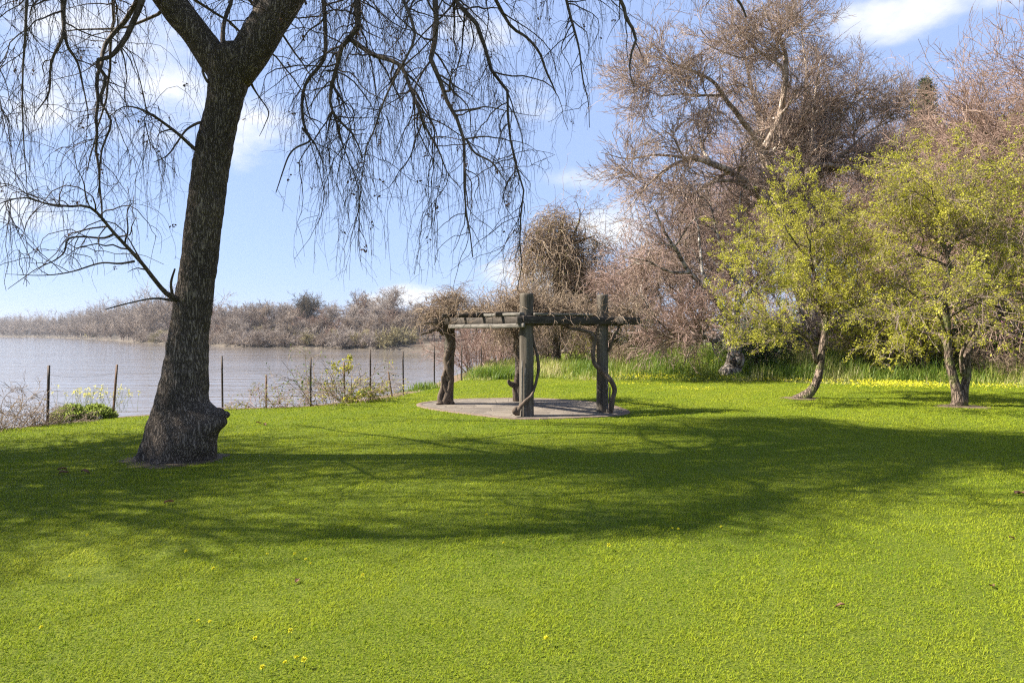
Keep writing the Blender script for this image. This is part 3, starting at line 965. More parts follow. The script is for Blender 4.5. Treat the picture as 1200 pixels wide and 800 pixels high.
# bare soil ring at its foot
def soil_ring(c, rx, ry, name, label, seed=0):
    g = Geo()
    n_ = 40
    a_ = np.arange(n_) * 2 * PI / n_
    rr = 1 + .8 * (fbm(np.stack([np.cos(a_) * 2.4, np.sin(a_) * 2.4, np.zeros(n_)], 1), seed, 3) - .5)
    V = [[c[0], c[1], gz1(c[0], c[1]) + .024]]
    for f_ in (.5, 1.):
        X, Y = c[0] + np.cos(a_) * rx * rr * f_, c[1] + np.sin(a_) * ry * rr * f_
        V += np.stack([X, Y, gz(X, Y) + (.018 if f_ < 1 else .003)], 1).tolist()
    T_ = [(0, 1 + j, 1 + (j + 1) % n_) for j in range(n_)]
    Q_ = [(1 + j, 1 + n_ + j, 1 + n_ + (j + 1) % n_, 1 + (j + 1) % n_) for j in range(n_)]
    g.add(V, Q_, T_)
    tag(g.build(name, M['soilpatch']), label, 'soil', kind='structure')


soil_ring((TB[0] + .0, TB[1] - .02), .68, .62, 'soil', 'bare soil around the foot of the big leaning tree', 1)

# ------------------------------------------------------------------ its neighbour to the left, whose shade crosses the lawn
def neighbour():
    auto_tree('weeping_tree', (-13.6, 8.5), 13., 909, 'leafless tree further left along the bank that shades the left of the lawn', None, .34, 46, ('grey_bark', 'twig_dark'), (35, 85),
              (620, 3800, 6000), (.03, .014, .006), .42, .15, lens=(.42, .18, .085), up=.0, droop=.06)


# ------------------------------------------------------------------ pergola
PG = {'front': (617, 14.0), 'right': (706, 14.65), 'left': (525, 16.4), 'back': (609, 17.2)}
pp = {k_: np.array([gx(p, d), d, 0]) for k_, (p, d) in PG.items()}
for k_ in pp:
    pp[k_][2] = gz1(pp[k_][0], pp[k_][1])
pgc = sum(pp.values()) / 4
perg = tag(empty('pergola', (pgc[0], pgc[1], pgc[2])), 'weathered log post pergola with dark beams overgrown by vines', 'pergola')
pd = {'front': (.147, 2.52), 'right': (.125, 2.53), 'left': (.125, 2.35), 'back': (.12, 2.35)}
for i, k_ in enumerate(('front', 'right', 'left', 'back')):
    g = Geo()
    r, h = pd[k_]
    q = pp[k_]
    lean = np.array([.0, 0, 0]) if k_ != 'left' else np.array([.06, 0, 0])
    stem(g, [(*(q + [0, 0, -.2]), r * 1.03), (*(q + lean * .3 + [0, 0, h * .3]), r), (*(q + lean * .7 + [0, 0, h * .7]), r * .98), (*(q + lean + [0, 0, h - .015]), r * .97), (*(q + lean + [0, 0, h]), r * .9)], 50, 28, .05, 4., 130 + i)
    g.build('post', M['post_wood'], perg, pgc)


def beam(a, b_, ext0, ext1, side, z, w=.09, hgt=.16, mat='beam_wood', name='beam', seed=0):
    a, b_ = a[:2], b_[:2]
    d = (b_ - a) / np.linalg.norm(b_ - a)
    nn = np.array([-d[1], d[0]])
    p0 = a - d * ext0 + nn * side
    p1 = b_ + d * ext1 + nn * side
    c = (p0 + p1) / 2
    g = Geo()
    box(g, (c[0], c[1], z), np.linalg.norm(p1 - p0), w, hgt, (d[0], d[1], 0), wob=.02, seg=10, seed=seed)
    g.build(name, M[mat], perg, pgc)


zb = 1.96
beam(pp['front'], pp['right'], .3, .80, -.185, zb, seed=1)
beam(pp['front'], pp['right'], .3, .62, .19, zb - .02, seed=2)
beam(pp['left'], pp['front'], .35, .22, -.20, zb + .005, seed=3)
beam(pp['left'], pp['front'], .35, .2, .20, zb - .01, seed=4)
beam(pp['left'], pp['back'], .4, .5, -.18, zb + .01, seed=5)
beam(pp['back'], pp['right'], .4, .5, .18, zb, seed=6)
mid1 = (pp['left'] + pp['front']) / 2
mid2 = (pp['back'] + pp['right']) / 2
for j, f_ in enumerate((.15, .38, .62, .85)):
    a_ = pp['left'] * (1 - f_) + pp['front'] * f_
    b_ = pp['back'] * (1 - f_) + pp['right'] * f_
    beam(a_, b_, .4, .4, 0., zb + .135, .07, .10, name='rafter', seed=10 + j)
# grey planks lying along the front
beam(pp['left'] * .42 + pp['front'] * .58, pp['front'], 0, .12, -.20, zb + .125, .13, .065, 'plank_wood', 'plank', 21)
beam(pp['front'], pp['front'] * .2 + pp['right'] * .8, -.08, 0, -.19, zb + .12, .12, .05, 'plank_wood', 'plank', 22)
beam(pp['left'] * .85 + pp['front'] * .15, pp['front'], 0, .25, -.255, zb - .115, .05, .09, 'plank_wood', 'plank', 23)
# battens tied upright to two posts
for (k_, dx, dz, hh) in (('front', -.10, 0, 1.15), ('front', -.045, 0, 1.0), ('right', .085, 0, .62), ('right', .13, 0, .56)):
    g = Geo()
    q = pp[k_] + np.array([dx, -(pd[k_][0] + .012), 0])
    stem(g, [(q[0], q[1], q[2] - .02, .018), (q[0] + .005, q[1], q[2] + hh * .5, .018), (q[0] + .012, q[1], q[2] + hh, .016)], 8, 8, .05, 6, 3)
    g.build('batten', M['plank_wood'], perg, pgc)


for k_ in ('front', 'right', 'left'):
    q = pp[k_]
    for dz in (0, -.07):
        g = Geo()
        lump(g, (q[0] + .012 * dz, q[1] - .245, q[2] + zb + .02 + dz), (.014, .012, .014), .05, 6, 2, 10, 8)
        g.build('bolt', M['steel'], perg, pgc)


def tangle(geo, P0, D0, L, n=9, wig=.35, grav=.12, r=(.0065, .003), rng=SEED, sides=3):
    S = grow(P0, D0, L, n, wig, grav, 1, rng)
    tubes(geo, S, taper(np.full(len(S), r[0]), np.full(len(S), r[1]), n + 1), sides, rng=rng)
    return S


def vine(label, base, stems, mounds, nkids=700):
    root = tag(empty('climbing_vine', base), label, 'vine', 'old vines climbing the pergola')
    g = Geo()
    for i, c in enumerate(stems):
        stem(g, c, 50, 10, .35, 7., 200 + i + int(abs(base[0]) * 10), jitter=.03)
    g.build('stem', M['vine_bark'], root, base)
    g = Geo()
    SS = []
    for (c, rad, n_, L_, gr, upb) in mounds:
        p = SEED.normal(size=(n_, 3)) * np.array(rad) * .55 + np.array(c)
        d = SEED.normal(size=(n_, 3)) + [0, 0, upb]
        SS.append(tangle(g, p, d, SEED.uniform(L_ * .35, L_, n_), 9, .30, gr))
    SS = np.concatenate(SS)
    P0, D0, r0, _ = kids(SS, np.full(SS.shape[:2], .004), nkids, .1, 1, 30, 80, SEED)
    tangle(g, P0, D0, SEED.uniform(.1, .35, nkids), 5, .3, .05, (.0042, .0022))
    g.build('tangle', M['twig_tan'], root, base)
    return root


def vp(px, py, d, r):
    return pr(px, py, d, r=r)


fr_, ri_, le_, ba_ = pp['front'], pp['right'], pp['left'], pp['back']
zt = zb + .2
vine('thin looping vine climbing the tall middle post of the pergola', tuple(fr_ + [-.2, -.1, 0]),
     [[vp(606, 486, 13.8, .05), vp(607, 480, 13.78, .05), vp(614, 471, 13.78, .035), vp(622, 464, 13.8, .03), vp(627, 452, 13.9, .028), vp(631, 434, 13.95, .03), vp(630, 418, 13.95, .03), vp(626, 402, 13.95, .028), vp(624, 388, 13.95, .025), vp(622, 372, 13.9, .02), vp(612, 352, 13.9, .014)],
      [vp(606, 484, 13.8, .05), vp(603, 481, 13.75, .055), vp(606, 476, 13.8, .03)]],
     [(tuple(fr_ + [-.15, .62, 2.30]), (.42, .26, .18), 190, .8, .22, .7), (tuple(fr_ + [.65, .6, 2.18]), (.5, .3, .09), 170, .7, .12, .35), (tuple(fr_ + [.1, .5, 2.42]), (.24, .14, .12), 60, .6, .3, .5)], 900)
vine('dark twisting vine wrapped round the right hand post of the pergola', tuple(ri_ + [.2, -.1, 0]),
     [[vp(716, 488, 14.45, .05), vp(717, 468, 14.42, .05), vp(719, 455, 14.42, .05), vp(714, 443, 14.4, .05), vp(705, 433, 14.4, .05), vp(697, 424, 14.42, .045), vp(696, 412, 14.45, .045), vp(697, 400, 14.45, .045), vp(693, 391, 14.4, .045), vp(684, 388, 14.35, .04), vp(670, 386, 14.3, .035), vp(660, 381, 14.3, .03), vp(645, 376, 14.3, .02)],
      [vp(697, 402, 14.5, .03), vp(702, 385, 14.45, .03), vp(714, 372, 14.5, .02)], [vp(713, 412, 14.6, .02), vp(718, 396, 14.5, .025), vp(724, 384, 14.5, .02), vp(726, 370, 14.5, .012)]],
     [(tuple(ri_ + [-.05, .36, 2.12]), (.55, .24, .06), 170, .55, .14, .2), (tuple(ri_ + [.55, .1, 2.12]), (.3, .25, .07), 110, .6, .08, .3), (tuple((ri_ + fr_) / 2 + [0, .3, 2.16]), (.6, .5, .09), 170, .7, .08, .4)], 800)
vine('thick gnarled vine covering the left hand post with a shaggy bare mound on top', tuple(le_ + [-.12, -.1, 0]),
     [[vp(519, 477, 16.2, .12), vp(522, 468, 16.2, .10), vp(527, 455, 16.22, .085), vp(529, 443, 16.22, .08), vp(526, 432, 16.2, .075), vp(523, 421, 16.22, .08), vp(527, 411, 16.22, .075), vp(529, 401, 16.22, .07), vp(525, 391, 16.2, .06), vp(520, 383, 16.2, .05), vp(508, 378, 16.1, .035), vp(496, 379, 16., .02)],
      [vp(530, 474, 16.25, .07), vp(524, 462, 16.2, .06), vp(520, 450, 16.22, .075), vp(521, 438, 16.22, .055), vp(527, 424, 16.2, .045), vp(531, 410, 16.25, .045), vp(530, 390, 16.3, .04), vp(529, 360, 16.3, .03)],
      [vp(516, 474, 16.15, .09), vp(515, 466, 16.15, .07), vp(518, 454, 16.2, .05), vp(519, 440, 16.2, .04)],
      [vp(520, 392, 16.2, .04), vp(512, 386, 16.1, .035), vp(502, 389, 16., .03), vp(493, 392, 15.9, .018)]],
     [(tuple(le_ + [.05, 0, 2.42]), (.28, .28, .17), 250, .85, .34, .7), (tuple(le_ + [-.3, -.1, 2.12]), (.34, .3, .12), 150, .7, .30, .2), (tuple(le_ + [.6, -.4, 2.2]), (.6, .5, .10), 240, .8, .12, .4), (tuple(le_ + [1.3, -1.3, 2.16]), (.5, .5, .07), 120, .7, .1, .4)], 1000)
vine('dark shaggy vine hanging over the rear post of the pergola', tuple(ba_ + [-.1, -.1, 0]),
     [[vp(605, 474, 17.0, .08), vp(603, 458, 17., .07), vp(606, 444, 17., .08), vp(610, 428, 17., .07), vp(605, 412, 17., .06), vp(603, 396, 17., .05), vp(598, 384, 17., .04), vp(588, 376, 17., .02)],
      [vp(603, 452, 16.95, .06), vp(598, 450, 16.9, .06), vp(596, 446, 16.9, .03)]],
     [(tuple(ba_ + [-.05, 0, 2.25]), (.7, .6, .18), 380, 1.2, .34, .4), (tuple(ba_ + [-.3, -.1, 1.85]), (.35, .3, .2), 140, .9, .5, -.2), (tuple((ba_ + ri_) / 2 + [0, 0, 2.18]), (.7, .7, .1), 180, .8, .1, .5)], 800)

# ------------------------------------------------------------------ wire fence along the bank
posts = [(55, 497, 57, 428, 12.75, 0), (131, 487, 137, 427, 14.0, 1), (261, 478, 260, 417, 15.5, 0), (312, 482, 312, 439, 15.9, 1), (364, 475, 364, 418, 16.1, 0), (404, 471, 403, 424, 17.0, 1), (434, 468, 434, 409, 17.6, 0),
         (461, 464, 455, 435, 18.4, 1), (473, 462, 472, 412, 19.2, 0), (509, 455, 509, 406, 21.6, 0), (541, 448, 541, 405, 24.4, 0), (565, 443, 564, 405, 27., 0)]
fb = posts[0]
FO = np.array([gx(55, 12.75), 12.75, gz1(gx(55, 12.75), 12.75)])
fence = tag(empty('wire_fence', FO), 'thin rusty metal post and wire fence along the river bank', 'fence')
tops = []
for (x0, y0, x1, y1, d, rusty) in posts:
    X = gx(x0, d)
    z0 = gz1(X, d)
    top = un(x1, y1, d)
    g = Geo()
    # T section steel stake: flange and web
    a_ = np.array([X, d, z0 - .25])
    b_ = np.array(top)
    for (w_, dpt, oy) in ((.042, .010, 0), (.010, .036, .022)):
        rr = []
        for t in np.linspace(0, 1, 6):
            c = a_ * (1 - t) + b_ * t
            rr.append(np.array([(c[0] - w_ / 2, c[1] - dpt / 2 + oy, c[2]), (c[0] + w_ / 2, c[1] - dpt / 2 + oy, c[2]), (c[0] + w_ / 2, c[1] + dpt / 2 + oy, c[2]), (c[0] - w_ / 2, c[1] + dpt / 2 + oy, c[2])]))
        ii = np.arange(24).reshape(6, 4)
        Q_ = np.stack([ii[:-1], np.roll(ii[:-1], -1, 1), np.roll(ii[1:], -1, 1), ii[1:]], -1).reshape(-1, 4).tolist() + [[20, 21, 22, 23], [3, 2, 1, 0]]
        g.add(np.concatenate(rr), Q_)
    po = g.build('post', M['rust' if rusty else 'steel'], fence, FO, smooth=False)
    if x0 == 131:
        po['label'] = 'leaning rusty post'
    elif x0 == 461:
        po['label'] = 'short leaning rusty post'
    elif x0 == 312:
        po['label'] = 'short upright post'
    tops.append((np.array([X, d, z0]), b_, y0 - y1 > 45))
full = [t for t in tops if t[2] or t[0][1] > 20]
for hgt in (.45, .95):
    g = Geo()
    for (a0, a1, _), (b0, b1, _) in zip(full[:-1], full[1:]):
        pa = a0 + (a1 - a0) * min(hgt / max(a1[2] - a0[2], .1), .96)
        pb = b0 + (b1 - b0) * min(hgt / max(b1[2] - b0[2], .1), .96)
        t = np.linspace(0, 1, 12)[:, None]
        c = pa * (1 - t) + pb * t - np.array([0, -.02, 0]) - np.array([[0, 0, .07]]) * 4 * t * (1 - t)
        tubes(g, c[None], np.full((1, 12), .0016), 4)
    g.build('wire', M['wire'], fence, FO)

# ------------------------------------------------------------------ generic growers for the other plants
def auto_tree(name, base, H, seed, label, group=None, tr=.12, n1=9, mats=('grey_bark', 'twig_pink'), spread=(25, 60), counts=(70, 480, 2400), rr=(.02, .009, .005), crown0=.3,
              wig=.14, leaf=None, lean=(0, 0), up=.05, sides=3, leafn=0, leafs=(.03, .07), lens=(.5, .24, .12), cat='tree', droop=0., trunk_ctrl=None, seg=5, zmin=.15):
    rng = np.random.default_rng(seed)
    base = np.array([base[0], base[1], base[2] if len(base) > 2 else gz1(base[0], base[1])])
    root = tag(empty(name, base), label, cat, group)
    g = Geo()
    if trunk_ctrl is None:
        T_ = grow(base[None] - [[0, 0, .2]], np.array([[lean[0], lean[1], 1.]]), np.array([H * .72]), 15, wig * .5, -.02, 1, rng)
        Rt = taper([tr], [tr * .22], 16)
        Rt[0, 0] *= 1.35
        stem(g, np.concatenate([T_[0], Rt[0][:, None]], 1), 26, 12, .15, 3., seed)
        TP, TR = T_, Rt
    else:
        TP, TR = [], []
        for i, c in enumerate(trunk_ctrl):
            p_, r_ = stem(g, c, 24, 12, .16, 3., seed + i, jitter=.03)
            s_ = spline(np.concatenate([p_, r_[:, None]], 1), 16)
            TP.append(s_[:, :3])
            TR.append(s_[:, 3])
        TP, TR = np.stack(TP), np.stack(TR)
    P0, D0, r0, _ = kids(TP, TR, n1, crown0, .98, *spread, rng, up=.25)
    frac = (P0[:, 2] - base[2]) / H
    L1 = H * lens[0] * rng.uniform(.6, 1.05, n1) * (1.05 - .6 * np.clip(frac, 0, 1))
    S1 = grow(P0, D0, L1, 9, wig, -up + droop, 1, rng)
    S1[:, 1:, 2] = np.where(S1[:, 1:, 2] < base[2] + zmin + .2, base[2] + zmin + .2 + .25 * (base[2] + zmin + .2 - S1[:, 1:, 2]), S1[:, 1:, 2])
    R1 = taper(np.minimum(r0 * .62, tr * .5), np.full(n1, rr[0] * .5), 10)
    tubes(g, S1, R1, 6, .5)
    g.build('trunk', M[mats[0]], root, base)
    g = Geo()
    c2, c3, c4 = counts
    A = np.concatenate([S1, S1])
    P0, D0, r0, _ = kids(S1, R1, c2, .12, 1, 25, 65, rng)
    S2 = grow(P0, D0, H * lens[1] * rng.uniform(.5, 1.1, c2), 7, wig, -up + droop, 1, rng)
    kz = S2[:, :, 2].min(1) > base[2] + zmin
    S2, r0, c2 = S2[kz], r0[kz], int(kz.sum())
    R2 = taper(np.minimum(r0 * .6, rr[0]), np.full(c2, rr[1] * .7), 8)
    tubes(g, S2, R2, 4, rng=rng)
    P0, D0, r0, _ = kids(S2, R2, c3, .1, 1, 22, 60, rng)
    S3 = grow(P0, D0, H * lens[2] * rng.uniform(.5, 1.2, c3), seg, wig * 1.1, -up * .6 + droop, 1, rng)
    kz = S3[:, :, 2].min(1) > base[2] + zmin
    S3, r0, c3 = S3[kz], r0[kz], int(kz.sum())
    R3 = taper(np.minimum(r0 * .7, rr[1]), np.full(c3, rr[2]), seg + 1)
    tubes(g, S3, R3, sides, rng=rng)
    last = S3
    if c4:
        P0, D0, r0, _ = kids(S3, R3, c4, .1, 1, 20, 55, rng)
        S4 = grow(P0, D0, H * lens[2] * .45 * rng.uniform(.4, 1.2, c4), 3, wig * 1.2, -up * .4 + droop, 1, rng)
        tubes(g, S4, taper(np.full(c4, rr[2]), np.full(c4, rr[2] * .6), 4), sides, rng=rng)
        last = S4
    g.build('crown', M[mats[1]], root, base)
    if leaf:
        g = Geo()
        k_ = rng.integers(0, len(last), leafn)
        j_ = rng.integers(1, last.shape[1], leafn)
        per = 6
        k_, j_ = k_[:leafn // per], j_[:leafn // per]
        cpos = last[k_, j_]
        keep_ = rng.random(len(cpos)) < np.clip(.35 + 1.3 * vnoise(cpos * 1.5, seed + 3), 0, 1)
        k_, j_, cpos = k_[keep_], j_[keep_], cpos[keep_]
        csz = rng.gamma(5., .2, len(cpos)).clip(.45, 1.9)
        P_ = np.repeat(cpos, per, 0) + rng.normal(size=(len(cpos) * per, 3)) * (.028 * np.repeat(csz, per))[:, None]
        D_ = np.repeat(norm(last[k_, j_] - last[k_, j_ - 1]), per, 0)
        leafn = len(P_)
        cl = vnoise(P_ * 1.6, seed)
        leaves(g, P_, D_, rng.uniform(*leafs, leafn) * np.repeat(csz, per), .5, rng, tint=np.clip(rng.normal(.5, .2, leafn) + (cl - .5) * .8, 0, 1))
        g.build('foliage', M[leaf], root, base)
    return root


def auto_shrub(name, base, H, W, seed, label, group=None, nst=14, mats=('twig_pink',), counts=(160, 700), rr=(.012, .005, .003), leaf=None, leafn=0, leafs=(.03, .06), wig=.16, droop=0., cat='shrub', lens=(.35, .2), ao=(5, 45), flowers=None, fln=0, fls=(.02, .04)):
    rng = np.random.default_rng(seed)
    base = np.array([base[0], base[1], base[2] if len(base) > 2 else gz1(base[0], base[1])])
    root = tag(empty(name, base), label, cat, group)
    g = Geo()
    az = rng.uniform(0, 2 * PI, nst)
    an = np.radians(rng.uniform(*ao, nst))
    P0 = base + np.stack([np.cos(az), np.sin(az), 0 * az], 1) * (rng.random(nst)[:, None] ** .5) * W * .3 - [0, 0, .05]
    D0 = np.stack([np.cos(az) * np.sin(an), np.sin(az) * np.sin(an), np.cos(an)], 1)
    S1 = grow(P0, D0, H * rng.uniform(.6, 1.05, nst), 9, wig * .7, droop, 1, rng)
    R1 = taper(np.full(nst, rr[0]), np.full(nst, rr[1]), 10)
    tubes(g, S1, R1, 5, rng=rng)
    c2, c3 = counts
    P0, D0, r0, _ = kids(S1, R1, c2, .15, 1, 25, 70, rng)
    S2 = grow(P0, D0, H * lens[0] * rng.uniform(.4, 1.1, c2), 6, wig, droop, 1, rng)
    R2 = taper(np.full(c2, rr[1]), np.full(c2, rr[2]), 7)
    tubes(g, S2, R2, 3, rng=rng)
    P0, D0, r0, _ = kids(S2, R2, c3, .1, 1, 25, 65, rng)
    S3 = grow(P0, D0, H * lens[1] * rng.uniform(.4, 1.1, c3), 4, wig, droop, 1, rng)
    tubes(g, S3, taper(np.full(c3, rr[2]), np.full(c3, rr[2] * .7), 5), 3, rng=rng)
    g.build('stems', M[mats[0]], root, base)
    for lf, ln, ls, nm in ((leaf, leafn, leafs, 'foliage'), (flowers, fln, fls, 'blossom')):
        if lf:
            g = Geo()
            k_ = rng.integers(0, len(S3), ln)
            j_ = rng.integers(1, 5, ln)
            P_ = S3[k_, j_] + rng.normal(size=(ln, 3)) * .015
            cl = vnoise(P_ * 2.2, seed)
            leaves(g, P_, norm(S3[k_, j_] - S3[k_, j_ - 1]), rng.uniform(*ls, ln), .6, rng, tint=np.clip(rng.normal(.45, .2, ln) + (cl - .5) * .8, 0, 1))
            g.build(nm, M[lf], root, base)
    return root


neighbour()

# ------------------------------------------------------------------ two trees coming into leaf on the right of the lawn
d1 = 17.7
t1 = [[vp(933, 471, d1, .17), vp(941, 466, d1, .15), vp(950, 459, d1, .12), vp(957, 448, d1, .105), vp(961, 430, d1, .10), vp(963, 410, d1, .09), vp(967, 385, d1, .085), vp(967, 368, d1, .08), vp(961, 345, d1 - .1, .06), vp(952, 315, d1 - .2, .045), vp(948, 285, d1 - .3, .03), vp(955, 250, d1 - .3, .012)],
      [vp(957, 425, d1, .06), vp(952, 408, d1 - .1, .045), vp(946, 397, d1 - .3, .035), vp(930, 386, d1 - .6, .028), vp(905, 378, d1 - .9, .02), vp(880, 360, d1 - 1., .012), vp(868, 345, d1 - 1., .006)],
      [vp(966, 372, d1, .07), vp(975, 345, d1, .05), vp(985, 318, d1 + .3, .035), vp(1000, 290, d1 + .5, .02), vp(1010, 262, d1 + .6, .01)],
      [vp(967, 380, d1, .05), vp(955, 355, d1 + .4, .04), vp(928, 330, d1 + .7, .03), vp(905, 300, d1 + .9, .02), vp(890, 268, d1 + 1, .01)],
      [vp(952, 315, d1 - .2, .035), vp(935, 290, d1 - .6, .025), vp(918, 262, d1 - .8, .015), vp(912, 240, d1 - .8, .008)],
      [vp(968, 385, d1, .035), vp(985, 372, d1 - .5, .03), vp(1005, 352, d1 - .8, .02), vp(1022, 340, d1 - .8, .008)]]
auto_tree('leafing_tree', (gx(938, d1), d1), 5., 301, 'small young tree with curved leaning trunk and pale new leaves at the lawn edge', None, .11, 34, ('grey_bark', 'twig_grey'), (30, 75), (200, 900, 2700), (.014, .0065, .0035), .42,
          .15, 'springleaf', leafn=82000, leafs=(.018, .045), lens=(.30, .18, .11), trunk_ctrl=t1, zmin=.9)
soil_ring((gx(937, d1), d1), .5, .42, 'soil', 'bare soil at the foot of the curved young tree', 2)
d2 = 15.8
t2 = [[vp(1122, 480, d2, .20), vp(1124, 472, d2, .16), vp(1121, 455, d2, .115), vp(1117, 440, d2, .105), vp(1112, 420, d2, .095), vp(1109, 400, d2, .085), vp(1110, 375, d2 - .1, .07), vp(1106, 345, d2 - .2, .055), vp(1112, 318, d2 - .3, .05), vp(1108, 285, d2 - .4, .035), vp(1100, 250, d2 - .4, .022), vp(1092, 215, d2 - .4, .01)],
      [vp(1126, 474, d2, .15), vp(1130, 455, d2 + .05, .095), vp(1134, 435, d2 + .1, .085), vp(1133, 418, d2 + .1, .08), vp(1140, 402, d2 + .1, .08), vp(1150, 388, d2 + .1, .075), vp(1163, 378, d2 + .1, .07), vp(1172, 366, d2 + .1, .07), vp(1178, 350, d2 + .2, .04), vp(1192, 320, d2 + .3, .03), vp(1200, 280, d2 + .4, .02), vp(1205, 230, d2 + .4, .01)],
      [vp(1128, 440, d2 - .05, .05), vp(1126, 415, d2 - .2, .04), vp(1138, 390, d2 - .4, .035), vp(1150, 355, d2 - .6, .03), vp(1150, 310, d2 - .7, .02), vp(1160, 260, d2 - .8, .012)],
      [vp(1111, 405, d2, .06), vp(1100, 392, d2 + .3, .04), vp(1082, 388, d2 + .5, .03), vp(1060, 370, d2 + .7, .022), vp(1040, 340, d2 + .9, .012), vp(1022, 318, d2 + 1., .006)],
      [vp(1108, 350, d2 - .2, .045), vp(1090, 325, d2 + .2, .035), vp(1068, 290, d2 + .5, .025), vp(1050, 245, d2 + .7, .014), vp(1046, 205, d2 + .7, .007)],
      [vp(1110, 300, d2 - .3, .035), vp(1125, 272, d2, .028), vp(1138, 240, d2 + .2, .018), vp(1142, 208, d2 + .2, .008)],
      [vp(1172, 366, d2 + .1, .045), vp(1192, 362, d2 - .1, .035), vp(1215, 352, d2 - .3, .025), vp(1245, 330, d2 - .4, .012)],
      [vp(1109, 395, d2, .04), vp(1100, 370, d2 - .5, .03), vp(1078, 350, d2 - .9, .02), vp(1050, 330, d2 - 1.2, .01)]]
auto_tree('leafing_tree', (gx(1124, d2), d2), 5.7, 305, 'forked low trunk tree with two rough stems and yellow green new leaves', None, .15, 52, ('grey_bark', 'twig_grey'), (30, 75), (300, 1500, 4500), (.015, .0065, .0035), .36,
          .15, 'springleaf', leafn=118000, leafs=(.018, .042), lens=(.30, .19, .11), trunk_ctrl=t2, up=.0, zmin=1.15)
soil_ring((gx(1124, d2), d2 - .05), .6, .5, 'soil', 'bare soil at the foot of the forked tree', 3)

# ------------------------------------------------------------------ tall bare tree behind the right of the lawn (traced limbs)
D = 30.
big = [[vp(962, 440, D, .55), vp(958, 415, D, .48), vp(952, 375, D, .45), vp(938, 325, D, .42), vp(925, 290, D, .40), vp(914, 255, D, .36), vp(908, 220, D, .30), vp(900, 195, D, .26), vp(893, 178, D, .22)],
       [vp(893, 180, D, .20), vp(905, 158, D, .16), vp(913, 138, D, .14), vp(919, 112, D - .3, .13), vp(920, 88, D - .4, .12), vp(920, 64, D - .5, .09), vp(912, 44, D - .8, .06), vp(900, 22, D - 1., .04), vp(892, 2, D - 1., .02)],
       [vp(919, 92, D - .3, .09), vp(917, 80, D - .6, .08), vp(900, 68, D - 1, .07), vp(888, 60, D - 1.3, .06), vp(872, 42, D - 1.8, .04), vp(858, 26, D - 2, .02)],
       [vp(893, 178, D, .18), vp(884, 160, D - .5, .14), vp(874, 148, D - .8, .12), vp(862, 130, D - 1.2, .10), vp(852, 118, D - 1.5, .09), vp(836, 96, D - 2, .07), vp(815, 85, D - 2.4, .055), vp(792, 76, D - 2.6, .04), vp(765, 66, D - 3, .02)],
       [vp(845, 112, D - 1.6, .06), vp(825, 112, D - 2, .045), vp(800, 110, D - 2.4, .035), vp(775, 112, D - 2.7, .02), vp(752, 104, D - 3, .01)],
       [vp(918, 262, D, .28), vp(900, 240, D - .8, .20), vp(880, 219, D - 1.5, .17), vp(855, 201, D - 2.2, .14), vp(836, 193, D - 2.6, .12), vp(816, 186, D - 3, .09), vp(797, 184, D - 3.2, .06), vp(765, 182, D - 3.5, .04), vp(735, 186, D - 3.7, .025), vp(703, 178, D - 4, .01)],
       [vp(812, 186, D - 3, .06), vp(795, 190, D - 3.3, .05), vp(775, 202, D - 3.6, .04), vp(755, 222, D - 3.9, .028), vp(732, 250, D - 4.1, .015)],
       [vp(880, 222, D - 1.5, .10), vp(858, 212, D - 2, .08), vp(835, 214, D - 2.5, .06), vp(820, 222, D - 2.8, .05), vp(800, 246, D - 3, .035), vp(778, 280, D - 3.2, .015)],
       [vp(926, 290, D, .26), vp(932, 245, D + .4, .20), vp(933, 225, D + .5, .18), vp(942, 208, D + .5, .16), vp(950, 196, D + .5, .14), vp(953, 172, D + .5, .10), vp(952, 148, D + .6, .07), vp(955, 110, D + .8, .045), vp(962, 70, D + 1, .02)],
       [vp(950, 197, D + .5, .12), vp(962, 178, D + .8, .10), vp(974, 158, D + 1., .08), vp(982, 142, D + 1.2, .06), vp(1000, 118, D + 1.5, .04), vp(1018, 95, D + 1.6, .02)],
       [vp(945, 205, D + .4, .12), vp(962, 193, D + .2, .10), vp(980, 194, D, .085), vp(1000, 196, D - .3, .07), vp(1022, 200, D - .5, .05), vp(1046, 192, D - .6, .025)],
       [vp(936, 240, D + .6, .15), vp(955, 215, D + 1.5, .12), vp(978, 190, D + 2, .10), vp(1000, 170, D + 2.4, .07), vp(1025, 150, D + 2.8, .045), vp(1050, 140, D + 3, .02)],
       [vp(905, 215, D + .2, .16), vp(897, 180, D + 1.2, .13), vp(890, 140, D + 2, .10), vp(880, 100, D + 2.6, .07), vp(872, 60, D + 3, .04), vp(865, 25, D + 3.2, .02)],
       [vp(930, 250, D + .3, .15), vp(940, 190, D + 1.5, .12), vp(940, 140, D + 2.4, .09), vp(945, 90, D + 3, .06), vp(940, 45, D + 3.4, .03), vp(938, 8, D + 3.5, .015)],
       [vp(888, 62, D - 1.3, .045), vp(868, 68, D - 1.6, .035), vp(845, 60, D - 2, .025), vp(822, 48, D - 2.3, .015)],
       [vp(940, 330, D, .16), vp(962, 300, D - .8, .12), vp(985, 270, D - 1.4, .09), vp(1010, 250, D - 1.8, .05), vp(1035, 238, D - 2, .02)]]
auto_tree('bare_tree', (gx(960, D), D), 15.5, 311, 'tallest bare tree with pale forking limbs and a wide pinkish twig crown', None, .45, 95, ('pale_bark', 'twig_pink'), (30, 75), (1150, 10500, 42000), (.035, .014, .0078), .12,
          .13, trunk_ctrl=big, lens=(.17, .10, .065), up=.04)

